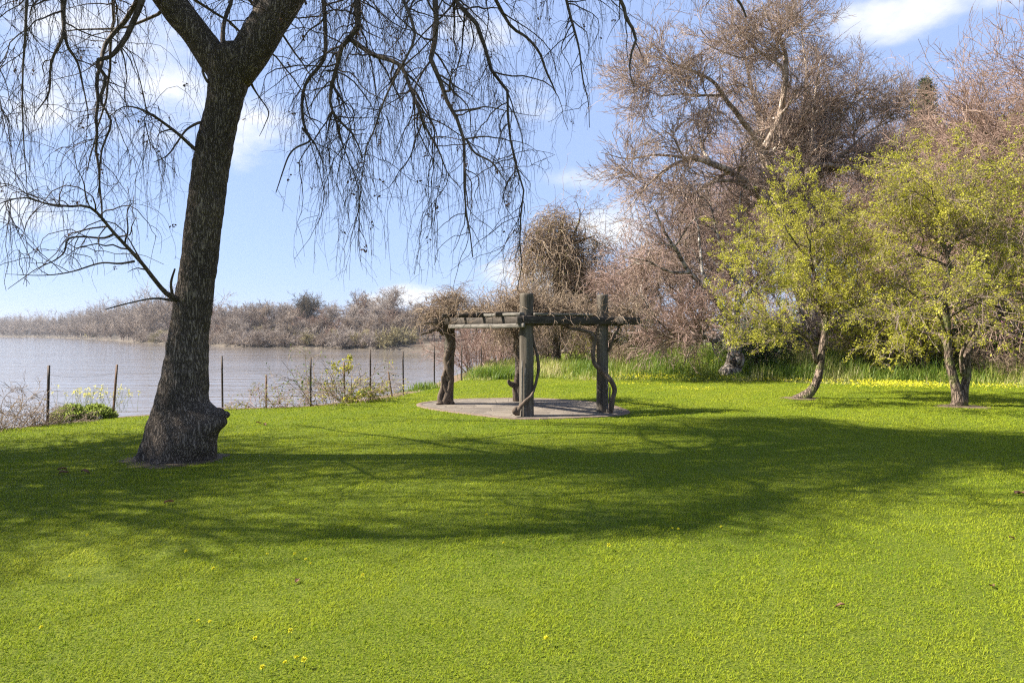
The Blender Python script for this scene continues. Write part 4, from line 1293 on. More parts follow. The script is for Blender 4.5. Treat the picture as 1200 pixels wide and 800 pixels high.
# ------------------------------------------------------------------ gnarled tree with cavity and low spreading limbs
D = 26.
gn = [[vp(850, 449, D, .34), vp(855, 440, D, .38), vp(860, 428, D, .33), vp(862, 415, D, .28), vp(860, 402, D, .26), vp(860, 385, D, .23), vp(862, 366, D, .17), vp(866, 340, D, .12), vp(870, 300, D + .4, .09), vp(865, 262, D + .6, .05), vp(868, 225, D + .8, .02)],
      [vp(861, 378, D, .15), vp(850, 366, D - .2, .12), vp(832, 344, D - .6, .10), vp(808, 319, D - 1., .08), vp(794, 296, D - 1.3, .065), vp(778, 269, D - 1.6, .045), vp(765, 240, D - 1.8, .02)],
      [vp(860, 392, D, .12), vp(846, 394, D - .5, .09), vp(838, 399, D - .8, .08), vp(826, 394, D - 1.2, .06), vp(812, 384, D - 1.5, .04), vp(790, 378, D - 1.8, .02)],
      [vp(848, 366, D - .3, .08), vp(832, 380, D - .8, .06), vp(818, 394, D - 1.2, .05), vp(800, 398, D - 1.5, .04), vp(775, 380, D - 1.8, .03), vp(750, 345, D - 2, .015)],
      [vp(808, 319, D - 1., .06), vp(785, 318, D - 1.4, .05), vp(755, 305, D - 1.9, .03), vp(728, 300, D - 2.2, .015)],
      [vp(832, 344, D - .6, .07), vp(822, 310, D - .2, .055), vp(818, 270, D + .2, .04), vp(810, 235, D + .4, .02)],
      [vp(864, 360, D, .09), vp(885, 335, D - .4, .07), vp(905, 318, D - .8, .04), vp(930, 300, D - 1., .02)],
      [vp(862, 330, D, .07), vp(845, 290, D + .6, .05), vp(835, 250, D + .9, .03), vp(828, 215, D + 1, .015)]]
gt_ = auto_tree('gnarled_tree', (gx(856, D), D), 8., 317, 'old tree with whitish knobbly hollow trunk and low spreading bare limbs in the tall grass', None, .24, 54, ('gnarl_bark', 'twig_mauve'), (30, 75), (340, 2200, 6500), (.022, .011, .0065), .22,
                .14, trunk_ctrl=gn, lens=(.24, .15, .09), up=.03)
g = Geo()
lump(g, un(853, 436, D - .2), (.36, .32, .30), .30, 3.5, 5)
lump(g, un(866, 420, D - .22), (.20, .18, .32), .35, 4.5, 7)
lump(g, un(856, 418, D - .25), (.12, .12, .24), .30, 5, 9)
gb_ = np.array(gt_.location)
g.build('burl', M['gnarl_bark'], gt_, gb_)
g = Geo()
lump(g, un(861, 424, D - .44), (.085, .05, .16), .2, 6, 3)
g.build('cavity', noise_mat('hollow_wood', [(.3, (.02, .015, .012)), (.7, (.06, .045, .035))], 8.), gt_, gb_)

# ------------------------------------------------------------------ vine smothered snag behind the pergola
D = 30.
vt = [[vp(650, 442, D, .24), vp(652, 400, D, .21), vp(655, 360, D, .19), vp(653, 330, D, .18), vp(655, 300, D, .15), vp(656, 275, D, .11), vp(660, 255, D, .05)],
      [vp(656, 285, D, .09), vp(675, 283, D - .2, .07), vp(697, 277, D - .4, .03)],
      [vp(654, 320, D, .08), vp(640, 303, D - .3, .06), vp(620, 288, D - .5, .03)],
      [vp(668, 284, D - .2, .05), vp(678, 262, D - .3, .04), vp(680, 244, D - .3, .02)],
      [vp(655, 345, D, .06), vp(685, 340, D, .05), vp(710, 355, D, .03)]]
root = auto_tree('vine_covered_tree', (gx(650, D), D), 7.4, 323, 'rounded tree smothered in tan hanging vines behind the pergola', None, .2, 30, ('grey_bark', 'twig_grey'), (30, 80), (170, 900, 2200), (.02, .009, .006), .25,
                 .2, trunk_ctrl=vt, lens=(.22, .13, .08), droop=.12)
g = Geo()
gl = Geo()
rg = np.random.default_rng(77)
n_ = 2600
a_ = rg.uniform(0, 2 * PI, n_)
rad = np.sqrt(rg.random(n_))
hx, hz = un(656, 300, D)[0], 0
q = np.stack([gx(648, D) + np.cos(a_) * rad * 1.55, D + np.sin(a_) * rad * 1.3, 4.2 + 3.1 * np.sqrt(np.clip(1 - rad ** 2 * .96, 0, 1)) - rg.random(n_) * 2.2], 1)
S = grow(q, rg.normal(size=(n_, 3)) + [0, 0, -.2], rg.gamma(3, .35, n_), 8, .26, .35, .7, rg)
tubes(g, S, taper(np.full(n_, .011), np.full(n_, .005), 9), 3, rng=rg)
n_ = 1100
q = np.stack([gx(690, D) + rg.normal(size=n_) * .8, D + rg.normal(size=n_) * .8, 4.6 + rg.normal(size=n_) * 1.1], 1)
S2_ = grow(q, rg.normal(size=(n_, 3)), rg.gamma(3, .3, n_), 8, .3, .25, .7, rg)
tubes(g, S2_, taper(np.full(n_, .009), np.full(n_, .004), 9), 3, rng=rg)
n_ = 700
q = np.stack([gx(640, D) + rg.normal(size=n_) * .9, D - .5 + rg.normal(size=n_) * .7, 2.2 + rg.random(n_) * 1.6], 1)
S3_ = grow(q, rg.normal(size=(n_, 3)) + [0, 0, -.6], rg.gamma(3, .3, n_), 8, .2, .4, .7, rg)
tubes(g, S3_, taper(np.full(n_, .010), np.full(n_, .005), 9), 3, rng=rg)
b_ = np.array(root.location)
g.build('vines', M['twig_tan'], root, b_)
k_ = rg.integers(0, len(S), 1500)
leaves(gl, S[k_, rg.integers(1, 9, 1500)], rg.normal(size=(1500, 3)), rg.uniform(.04, .09, 1500), .6, rg)
gl.build('foliage', M['oliveleaf'], root, b_)

# ------------------------------------------------------------------ the wood behind: individual bare trees and shrubs
auto_tree('bare_tree', (gx(1222, 23.), 23.), 13.2, 331, 'bare tree with reddish twigs reaching in from the right edge', None, .24, 84, ('grey_bark', 'twig_red'), (35, 80), (800, 5600, 17000), (.026, .012, .007), .22, .13, lens=(.46, .20, .10), up=.05)
auto_tree('bare_tree', (gx(1222, 34.), 34.), 17.5, 333, 'bare reddish tree standing behind the one at the right edge', None, .24, 46, ('grey_bark', 'twig_red'), (30, 75), (620, 4200, 14000), (.03, .015, .009), .2, .13, lens=(.30, .17, .09), up=.04)
wood = [
    # px, d, H, seed, mats, label
    (735, 40, 7.0, 341, 'twig_mauve', 'low bare tree between the vine covered tree and the gnarled trunk'),
    (790, 44, 10.5, 342, 'twig_pink', 'slender bare tree in the wood behind the gnarled trunk'),
    (850, 50, 15.5, 343, 'twig_pink', 'bare tree in the wood filling the gap left of the tall pale limbs'),
    (905, 46, 17., 344, 'twig_mauve', 'bare mauve tree close behind the tallest bare tree'),
    (1005, 46, 18.5, 345, 'twig_red', 'bare reddish tree right behind the tallest bare tree'),
    (1036, 42, 13.8, 346, 'twig_red', 'rounded bare reddish tree left of the dark conifer tip'),
    (1092, 40, 10.4, 347, 'twig_red', 'bare reddish tree below the dark conifer tip'),
    (1160, 44, 11.8, 348, 'twig_mauve', 'bare mauve tree between the conifer tip and the right edge'),
    (700, 52, 7.5, 349, 'twig_mauve', 'small bare tree low behind the pergola'),
    (955, 58, 21.0, 350, 'twig_pink', 'farthest tall bare tree showing through the pale limbs'),
]
for (px, d, H, sd_, tm, lab) in wood:
    auto_tree('bare_tree', (gx(px, d), d), H, sd_, lab, 'bare trees of the wood behind the lawn', .016 * H, 24, ('pale_bark' if sd_ % 2 else 'grey_bark', tm), (25, 70), (240, 1700, 5600), (.036, .017, .0095), .34, .13, lens=(.42, .2, .11), up=.05)

# conifer tip
D = 62.
base = np.array([gx(1085, D), D, gz1(gx(1085, D), D)])
root = tag(empty('conifer_tree', base), 'dark green conifer whose pointed tip shows above the bare trees', 'tree')
H = 24.4
g = Geo()
stem(g, [(*base, .4), (*(base + [0, 0, H * .5]), .22), (*(base + [.1, 0, H]), .03)], 30, 10, .1, 1., 5)
g.build('trunk', M['grey_bark'], root, base)
g = Geo()
rg = np.random.default_rng(9)
n_ = 520
t = rg.random(n_) ** .8
z = H * (.35 + .64 * t)
az = rg.uniform(0, 2 * PI, n_)
L = (1 - t) * 3.6 + .5
P0 = base + np.stack([0 * z, 0 * z, z], 1)
S = grow(P0, np.stack([np.cos(az), np.sin(az), .35 + 0 * az], 1), L * rg.uniform(.5, 1.1, n_), 6, .1, .06, 1, rg)
tubes(g, S, taper(np.full(n_, .03), np.full(n_, .01), 7), 3)
k_ = rg.integers(0, n_, 16000)
j_ = rg.integers(2, 7, 16000)
leaves(g, S[k_, j_] + rg.normal(size=(16000, 3)) * .12, S[k_, j_] - S[k_, j_ - 1] + [0, 0, .1], rg.uniform(.15, .34, 16000), .35, rg)
g.build('crown', M['darkleaf'], root, base)

shr = [
    # name, px, d, H, W, seed, mats, leaf, leafn, label
    ('bare_shrub', 556, 30, 2.5, 1.8, 401, 'twig_mauve', None, 0, 'pinkish bare shrub by the end of the wire fence'),
    ('bare_shrub', 585, 34, 3.2, 2.2, 402, 'twig_mauve', None, 0, 'pinkish bare shrub seen through the pergola left opening'),
    ('bare_shrub', 622, 31, 2.7, 2.0, 403, 'twig_grey', None, 0, 'dark bare shrub behind the middle pergola post'),
    ('bare_shrub', 660, 33, 2.4, 2.0, 404, 'twig_tan', 'oliveleaf', 500, 'dull brown shrub at the foot of the vine covered tree'),
    ('leafy_shrub', 690, 33, 2.6, 2.2, 405, 'twig_tan', 'oliveleaf', 1800, 'olive green shrub seen through the pergola right opening'),
    ('leafy_shrub', 738, 31, 2.3, 2.0, 406, 'twig_tan', 'oliveleaf', 3200, 'olive and orange tinted shrub just right of the pergola'),
    ('leafy_shrub', 768, 33, 2.2, 1.8, 407, 'twig_tan', 'oliveleaf', 1700, 'thin olive shrub between the pergola and the gate'),
    ('bare_shrub', 800, 38, 3.2, 2.6, 408, 'twig_red', None, 0, 'reddish bare shrub behind the rail fence'),
    ('ivy_bush', 884, 27.5, 1.9, 1.6, 410, 'twig_grey', 'darkleaf', 6000, 'dark green ivy bush beside the gnarled trunk'),
    ('ivy_bush', 905, 31, 2.2, 2.0, 411, 'twig_grey', 'darkleaf', 5000, 'dark ivy mass behind the tall grass left of the curved young tree'),
    ('bare_shrub', 925, 30, 2.4, 2.0, 412, 'twig_grey', None, 0, 'grey bramble tangle behind the curved young tree'),
    ('bare_shrub', 985, 30, 2.6, 2.0, 413, 'twig_pink', None, 0, 'pinkish bare shrub right of the curved young tree'),
    ('bare_shrub', 1008, 31, 3.6, 2.2, 414, 'twig_red', None, 0, 'tall reddish bare shrub right of the curved young tree'),
    ('leafy_shrub', 1035, 26.5, 2.8, 2.0, 415, 'twig_grey', 'springleaf', 9000, 'yellow green shrub left of the forked tree'),
    ('leafy_shrub', 1072, 25.5, 3.2, 2.0, 416, 'twig_grey', 'springleaf', 11000, 'dense yellow green shrub just left of the forked trunk'),
    ('leafy_shrub', 1108, 28, 2.7, 2.0, 417, 'twig_grey', 'greenleaf', 6200, 'glossy dark green bush behind the forked trunk'),
    ('leafy_shrub', 1150, 27, 2.6, 1.8, 418, 'twig_grey', 'greenleaf', 4200, 'green bush with yellow flowers right of the forked trunk'),
    ('redbud_shrub', 1192, 26, 2.8, 1.7, 419, 'twig_grey', None, 0, 'shrub with magenta pink blossom at the right edge'),
    ('leafy_shrub', 1228, 25.5, 2.4, 1.8, 420, 'twig_grey', 'greenleaf', 3000, 'green bush cut by the right edge below the pink blossom'),
    ('bare_shrub', 1176, 24.2, 1.3, 1.5, 421, 'twig_tan', None, 0, 'low pale dry bramble beside the grass at the right'),
    ('bare_shrub', 725, 27, 1.1, 1.1, 422, 'twig_tan', None, 0, 'low pale dry weed clump right of the pergola'),
    ('bare_shrub', 960, 40, 4.6, 3.4, 423, 'twig_mauve', None, 0, 'mauve thicket shrub deep behind the curved young tree'),
    ('bare_shrub', 1060, 34, 5.2, 3.2, 424, 'twig_red', None, 0, 'tall reddish thicket shrub behind the yellow green shrub'),
    ('bare_shrub', 1130, 31, 5.0, 3.0, 425, 'twig_red', None, 0, 'tall reddish thicket shrub behind the forked tree'),
    ('bare_shrub', 880, 40, 4.8, 3.4, 426, 'twig_mauve', None, 0, 'mauve thicket shrub behind the ivy bush'),
    ('bare_shrub', 640, 46, 3.8, 3.4, 428, 'twig_mauve', None, 0, 'mauve thicket shrub far behind the middle pergola post'),
    ('bare_shrub', 700, 46, 3.8, 3.4, 429, 'twig_pink', None, 0, 'pale pink thicket shrub far behind the right pergola post'),
]
for (nm, px, d, H, W, sd_, tm, lf, ln, lab) in shr:
    kw = {}
    if nm == 'redbud_shrub':
        kw = dict(flowers='pink', fln=3500, fls=(.03, .06))
    if sd_ == 418:
        kw = dict(flowers='yellow', fln=420, fls=(.04, .08))
    bare = lf is None
    auto_shrub(nm, (gx(px, d), d), H, W, sd_, lab, None, 26 if bare else 22, (tm,), (340, 1700) if bare else (300, 1200), (.02, .008, .0048) if H < 3 else (.03, .012, .007), lf, int(ln * 1.3), (.05, .11), ao=(5, 50), **kw)

# rail fence and gate in the gap of the wood
D = 36.
fo = np.array([gx(760, D), D, gz1(gx(760, D), D)])
rf = tag(empty('rail_fence', fo), 'grey wooden post and rail fence with gate behind the tall grass', 'fence')
for px in (752, 778, 796, 812, 826, 848):
    X = gx(px, D)
    g = Geo()
    box(g, (X, D, fo[2] + .6), .11, .11, 1.6 if px != 812 else 2.6, (1, 0, 0), wob=.02, seg=3, seed=px)
    g.build('post', M['palewood'], rf, fo)
for z in (.55, 1.1):
    g = Geo()
    box(g, ((gx(752, D) + gx(812, D)) / 2, D - .09, fo[2] + z), gx(812, D) - gx(752, D), .05, .12, wob=.03, seg=10, seed=4)
    g.build('rail', M['palewood'], rf, fo)
gate_g = Geo()
for z in (.4, .7, 1.0, 1.3):
    box(gate_g, ((gx(812, D) + gx(826, D)) / 2 + .05, D - .02, fo[2] + z), .62, .03, .07, seg=3)
gate_g.build('gate', M['palewood'], rf, fo)

# ------------------------------------------------------------------ plants along the bank edge
auto_shrub('bramble', (-9.35, 12.35), .95, 1.7, 501, 'brown bare bramble tangle at the left edge of the bank', 'brambles along the bank', 40, ('twig_tan',), (420, 1500), (.007, .004, .0028), ao=(20, 75), droop=.10, cat='bramble', wig=.22)
auto_shrub('bramble', (-8.75, 12.95), .62, 1.1, 502, 'low brown bramble tangle around the leftmost fence post', 'brambles along the bank', 34, ('twig_tan',), (300, 1000), (.006, .0035, .0026), ao=(20, 75), droop=.10, cat='bramble', wig=.22)
auto_shrub('bramble', (gx(305, 15.8), 15.9), .8, 1.3, 503, 'reddish bramble with a few leaves just right of the big trunk', 'brambles along the bank', 16, ('twig_red',), (120, 360), (.006, .0035, .0026), 'oliveleaf', 420, (.03, .06), ao=(15, 70), droop=.14, cat='bramble', wig=.2)
auto_shrub('bramble', (gx(336, 16.), 16.2), .62, 1.2, 504, 'low reddish bramble between the short post and the arching bush', 'brambles along the bank', 14, ('twig_red',), (110, 300), (.006, .0035, .0026), 'oliveleaf', 240, (.03, .06), ao=(15, 70), droop=.14, cat='bramble', wig=.2)
auto_shrub('arching_bush', (gx(388, 16.6), 16.8), 1.45, 1.9, 505, 'loose arching bush with sparse green leaves tangled in the fence', None, 30, ('twig_tan',), (180, 460), (.007, .004, .0028), 'greenleaf', 560, (.03, .07), ao=(10, 60), droop=.10, cat='bush', wig=.16)
auto_shrub('arching_bush', (gx(412, 17.), 17.2), 1.3, 1.6, 506, 'leafy arching bush growing over the post with a green tuft', None, 22, ('twig_tan',), (140, 380), (.007, .004, .0028), 'springleaf', 560, (.03, .07), ao=(10, 60), droop=.12, cat='bush', wig=.16)
auto_shrub('green_weed', (gx(403.5, 17.), 16.98, 1.02 + EYE - 1.7 - .35), .42, .3, 507, 'tuft of green leaves on top of a rusty fence post', None, 8, ('twig_tan',), (30, 60), (.005, .003, .002), 'springleaf', 320, (.04, .08), cat='vine')
auto_shrub('green_weed', (gx(440, 17.6), 17.5), .5, .45, 508, 'bright green weed at the foot of a fence post', None, 12, ('twig_tan',), (60, 120), (.005, .003, .002), 'springleaf', 700, (.03, .07), cat='weed')
auto_shrub('green_weed', (gx(418, 17.2), 16.9), .35, .5, 509, 'low bright green weed between two fence posts', None, 12, ('twig_tan',), (60, 120), (.005, .003, .002), 'springleaf', 700, (.03, .07), cat='weed')
auto_shrub('bramble', (gx(450, 18.2), 18.3), .45, 1.2, 510, 'dry brown bramble beside the short leaning post', 'brambles along the bank', 16, ('twig_tan',), (110, 300), (.006, .0035, .0026), ao=(20, 75), droop=.12, cat='bramble', wig=.2)


def mound(px, d, rad, seed, label, flowers):
    X = gx(px, d)
    base = np.array([X, d, gz1(X, d)])
    root = tag(empty('mounded_plant', base), label, 'plant')
    rg = np.random.default_rng(seed)
    g = Geo()
    n_ = 3800
    v_ = norm(rg.normal(size=(n_, 3)))
    v_[:, 2] = np.abs(v_[:, 2])
    lump_ = 1 + .35 * (vnoise(v_ * 2.5, seed) - .5)
    P_ = base + v_ * np.array(rad) * (lump_ * rg.uniform(.7, 1, n_))[:, None]
    leaves(g, P_, v_ + [0, 0, .4], rg.uniform(.04, .09, n_), .35, rg)
    g.build('foliage', M['moundleaf'], root, base)
    g = Geo()
    n_ = 34
    P0 = base + np.stack([rg.normal(size=n_) * rad[0] * .75 - .05, .42 + rg.normal(size=n_) * rad[1] * .6, np.full(n_, rad[2] * .4)], 1)
    S_ = grow(P0, rg.normal(size=(n_, 3)) * .3 + [0, 0, 1], rg.uniform(.36, .55, n_), 4, .1, .02, 1, rg)
    tubes(g, S_, np.full((n_, 5), .0025), 3)
    tag(g.build('stalks', M['tallgrass'], root, base), kind='stuff')
    g = Geo()
    P_ = np.repeat(S_[:, -1], 6, 0) + rg.normal(size=(n_ * 6, 3)) * .022
    leaves(g, P_, rg.normal(size=(n_ * 6, 3)), rg.uniform(.02, .04, n_ * 6), .8, rg)
    tag(g.build('flower_heads', M[flowers], root, base), kind='stuff')


mound(84, 13.55, (.34, .3, .30), 601, 'round green mounded plant with yellow flowers nearer the leftmost fence post', 'paleyellow')
mound(114, 13.95, (.34, .3, .27), 602, 'round green mounded plant with pale yellow flowers beside the leaning post', 'paleyellow')

# ------------------------------------------------------------------ far bank trees
def far_proto(name, H, seed, tmat, label, group, shrub=False):
    if shrub:
        return auto_shrub(name, (0, 0, 0), H, H * 1.1, seed, label, group, 26, (tmat,), (260, 1500), (.09, .05, .035), cat='shrub', ao=(5, 60), lens=(.4, .22))
    return auto_tree(name, (0, 0, 0), H, seed, label, group, .022 * H, 16, ('far_trunk', tmat), (25, 65), (130, 750, 1700), (.10, .06, .042), .14, .14, lens=(.42, .22, .13), up=.05, seg=4)


GRP = 'leafless trees of the wood on the far bank'
GRS = 'low waterside shrubs on the far bank'
prot = [
    far_proto('riverside_tree', 15., 701, 'far_brown', 'brown leafless tree in the wood across the river', GRP),
    far_proto('riverside_tree', 14., 702, 'far_grey', 'grey leafless tree in the wood across the river', GRP),
    far_proto('riverside_tree', 13., 703, 'far_red', 'reddish brown leafless tree in the wood across the river', GRP),
    far_proto('riverside_tree', 17., 704, 'far_grey', 'taller grey leafless tree in the wood across the river', GRP),
]
dark = far_proto('riverside_tree', 18., 705, 'far_dark', 'dark spreading tree taller than its neighbours across the river', None)
sprot = [
    far_proto('waterside_shrub', 5.5, 711, 'far_grey', 'greyish shrub along the far waterline', GRS, True),
    far_proto('waterside_shrub', 5., 712, 'far_brown', 'brown shrub along the far waterline', GRS, True),
    far_proto('waterside_shrub', 5., 713, 'far_olive', 'olive yellow willow shrub along the far waterline', GRS, True),
]
rg = np.random.default_rng(31)
seglen = np.linalg.norm(np.diff(fp, axis=0), axis=1)
cum = np.concatenate([[0], np.cumsum(seglen)])


def bank_at(s_):
    k_ = min(np.searchsorted(cum, s_, side='right') - 1, len(fp) - 2)
    t_ = (s_ - cum[k_]) / seglen[k_]
    return fp[k_] * (1 - t_) + fp[k_ + 1] * t_, nr[k_]


def s_of_px(px):
    p_ = CX + fp[:, 0] * F / fp[:, 1]
    j = np.argmax(p_ > px)
    return cum[max(j - 1, 0)]


used = set()


def place(proto, loc, rz, sc_):
    if proto.name not in used:
        used.add(proto.name)
        proto.location = loc
        proto.rotation_euler = (0, 0, rz)
        proto.scale = (sc_, sc_, sc_)
        return proto
    return dup(proto, loc, rz, sc_)


sA, sB = s_of_px(172), s_of_px(590)
LABZ = {0: -1.6, 1: -.7, 2: -.3}
for row, (off, step, smin, smax) in enumerate(((7, 6.8, .4, .85), (17, 7.0, .6, 1.1), (31, 7.8, .8, 1.3))):
    s_ = sA
    while s_ < sB:
        p_, n_ = bank_at(s_)
        q = p_ + n_ * (off + rg.uniform(-3, 3))
        pxq = CX + q[0] * F / q[1]
        big_ = .82 if pxq > 400 and row < 2 else 1.
        h_ = noise2(np.array([s_]), np.array([row * 9.]), .05, 2)[0]
        place(prot[rg.choice(4, p=[.34, .26, .26, .14])], (q[0], q[1], LABZ[row]), rg.uniform(0, 6.28), rg.uniform(smin, smax) * big_ * (.82 + .36 * h_))
        s_ += step * rg.uniform(.7, 1.3)
s_ = sA
while s_ < sB:
    p_, n_ = bank_at(s_)
    q = p_ + n_ * rg.uniform(1.2, 5)
    pxq = CX + q[0] * F / q[1]
    pr_ = [.3, .2, .5] if pxq > 440 else [.5, .42, .08]
    place(sprot[rg.choice(3, p=pr_)], (q[0], q[1], -2.5), rg.uniform(0, 6.28), rg.uniform(.45, 1.1))
    s_ += 3.4 * rg.uniform(.6, 1.4)
s_ = s_of_px(425)
while s_ < s_of_px(640):
    for off in (5, 10, 22, 45, 62, 92, 130):
        p_, n_ = bank_at(s_)
        q = p_ + n_ * (off + rg.uniform(-3, 3)) + rg.uniform(-1.5, 1.5, 2)
        if off < 15:
            place(sprot[rg.choice(3, p=[.25, .25, .5])], (q[0], q[1], -1.9), rg.uniform(0, 6.28), rg.uniform(.6, 1.15))
        else:
            place(prot[rg.integers(0, 4)], (q[0], q[1], -.5), rg.uniform(0, 6.28), rg.uniform(.55, .85) * (1.25 if off > 80 else 1))
    s_ += 7.5 * rg.uniform(.7, 1.3)
p_, n_ = bank_at(s_of_px(392))
dark.location = (*(p_ + n_ * 24), -.4)
dark.rotation_euler = (0, 0, 1.)
p_, n_ = bank_at(s_of_px(340))
dk = dup(dark, (*(p_ + n_ * 26), -.4), 3.3, (.95, .95, .98), 'tall dark tree with clumped crown left of the darkest tree across the river')
ys_ = auto_shrub('willow_shrub', (0, 0, 0), 6., 6., 721, 'yellow green shrub standing out in the wood across the river', None, 22, ('far_olive',), (220, 900), (.08, .05, .035), 'springleaf', 2600, (.25, .5), ao=(5, 55))
p_, n_ = bank_at(s_of_px(116))
ys_.location = (*(p_ + n_ * 5), -2.2)

# the farthest wood upstream reads as one mass
g = Geo()
rg = np.random.default_rng(44)
s_ = s_of_px(-160)
sE = s_of_px(178)
while s_ < sE:
    for off in (1.5, 16, 32):
        p_, n_ = bank_at(s_)
        q = p_ + n_ * (off + rg.uniform(-4, 4)) + rg.uniform(-3, 3, 2)
        H = rg.uniform(11, 19) * (.8 if off < 10 else 1.8)
        n1 = 16
        az = rg.uniform(0, 2 * PI, n1)
        an = np.radians(rg.uniform(8, 60, n1))
        P0 = np.array([q[0], q[1], -2.]) + np.stack([0 * az, 0 * az, rg.uniform(.05, .35, n1) * H], 1)
        S1 = grow(P0, np.stack([np.cos(az) * np.sin(an), np.sin(az) * np.sin(an), np.cos(an)], 1), H * rg.uniform(.35, .7, n1), 5, .12, -.05, 1, rg)
        R1 = taper(np.full(n1, .18), np.full(n1, .08), 6)
        tubes(g, S1, R1, 3, rng=rg)
        tubes(g, np.array([[[q[0], q[1], -2.5], [q[0] + .3, q[1], H * .35]]]), np.array([[.3, .2]]), 4, .9)
        c3 = 330
        P0, D0, r0, _ = kids(S1, R1, c3, .1, 1, 25, 70, rg)
        S3 = grow(P0, D0, H * .14 * rg.uniform(.5, 1.3, c3), 2, .15, -.03, 1, rg)
        tubes(g, S3, taper(np.full(c3, .085), np.full(c3, .06), 3), 3, tint=np.clip(rg.normal(.4, .25) + rg.normal(size=c3) * .15, 0, 1), rng=rg)
    s_ += 10 * rg.uniform(.7, 1.3)
tag(g.build('distant_wood', M['far_brown'], smooth=True), 'hazy brown wood on the far bank upstream at the left', 'wood', kind='stuff')

# small pale landing at the far waterline
p_, n_ = bank_at(s_of_px(128))
g = Geo()
dk_o = np.array([p_[0], p_[1] - 3, WATER_Z])
t_ = norm(np.array([tn[10][0], tn[10][1]]))
box(g, (dk_o[0], dk_o[1], WATER_Z + .45), 9., 2.4, .35, (1, .3, 0), seg=10, wob=.05)
box(g, (dk_o[0] - 7, dk_o[1] + 3, WATER_Z + .3), 4., 1.5, .4, (1, .5, 0), seg=6, wob=.05)
tag(g.build('landing_stage', M['palewood']), 'small pale landing stage at the far waterline', 'landing')

# ------------------------------------------------------------------ grass
def lawn_mask(x, y):
    sd = sdist(x, y, EDGE)
    ok = sd < -.12 + (noise2(x, y, 1.6, 21) - .5) * .5
    kk = .985 + .13 * (noise2(x, y, 2.3, 61) - .5) - .05 * np.random.default_rng(4).random(len(x)) ** 2
    ok &= ~in_poly(cen[0] + (x - cen[0]) / kk, cen[1] + (y - cen[1]) / kk, pc)
    for (cx_, cy_, r_) in ((TB[0], TB[1], .54), (gx(937, 17.7), 17.7, .36), (gx(1124, 15.8), 15.8, .42)):
        ok &= (x - cx_) ** 2 + (y - cy_) ** 2 > (r_ * (.62 + .5 * noise2(x, y, 4., 6) + .38 * np.random.default_rng(2).random(len(x)) ** 2)) ** 2
    return ok


rg = np.random.default_rng(3)
NB_ = 1250000
dd = np.linspace(2.5, 28.5, 400)
w_ = dd ** (-.62)
cdf = np.cumsum(w_) / w_.sum()
d_ = np.interp(rg.random(NB_), cdf, dd)
x_ = rg.uniform(-.86, .86, NB_) * (d_ + .6)
ok = lawn_mask(x_, d_)
tuft = .55 * noise2(x_, d_, 26., 36) + .45 * noise2(x_, d_, 55., 37)
ok &= rg.random(NB_) < np.clip((tuft - .20) * 5, .15, 1)
x_, d_ = x_[ok], d_[ok]
z_ = gz(x_, d_)
rel = d_ / 5.
patch = fbm(np.stack([x_ * .55, d_ * .55, 0 * d_], 1), 31, 4)
fine = .5 * noise2(x_, d_, 5.5, 33) + .5 * noise2(x_, d_, 17., 35)
# mowing passes run diagonally; a little longer and yellower along each overlap
band = np.sin((x_ * .82 - d_ * .57) * 2 * PI / 1.15 + 2.2 * noise2(x_, d_, .4, 34))
tint = np.clip(.46 + (patch - .5) * .6 + (fine - .5) * .45 + rg.normal(size=len(x_)) * .18 + band * .07, 0, 1)
length = rg.uniform(.014, .031, len(x_)) * rel ** .28 * (.55 + 1.0 * fine) * (1 + .10 * band)
width = rg.uniform(.0036, .0066, len(x_)) * rel ** .72
lean = np.radians(np.clip(rg.normal(54, 18, len(x_)), 6, 84))
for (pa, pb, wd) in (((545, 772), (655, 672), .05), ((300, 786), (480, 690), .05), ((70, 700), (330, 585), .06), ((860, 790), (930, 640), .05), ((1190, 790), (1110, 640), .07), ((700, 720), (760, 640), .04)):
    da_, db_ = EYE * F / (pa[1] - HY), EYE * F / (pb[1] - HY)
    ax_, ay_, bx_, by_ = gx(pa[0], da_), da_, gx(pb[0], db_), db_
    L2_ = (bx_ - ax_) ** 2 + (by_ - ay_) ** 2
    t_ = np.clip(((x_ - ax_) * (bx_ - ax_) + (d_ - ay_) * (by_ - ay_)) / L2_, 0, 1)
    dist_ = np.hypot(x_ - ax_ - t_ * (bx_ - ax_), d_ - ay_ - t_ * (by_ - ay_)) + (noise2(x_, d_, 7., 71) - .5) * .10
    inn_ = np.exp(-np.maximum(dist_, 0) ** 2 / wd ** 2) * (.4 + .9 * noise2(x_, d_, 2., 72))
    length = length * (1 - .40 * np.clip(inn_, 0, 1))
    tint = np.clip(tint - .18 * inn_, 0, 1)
# a few worn, thin spots where straw and soil show
thin_ = sstep(.70, .80, noise2(x_, d_, 1.9, 73)) * sstep(.45, .7, noise2(x_, d_, 9., 74))
length = length * (1 - .40 * thin_)
tint = np.clip(tint + .18 * thin_ * (rg.random(len(x_)) < .5), 0, 1)
g = Geo()
blades(g, np.stack([x_, d_, z_ - .003], 1), lean, length, width, tint, rg)
tag(g.build('lawn_grass', M['grass'], smooth=False), 'short mown bright green lawn grass', 'grass', kind='stuff')

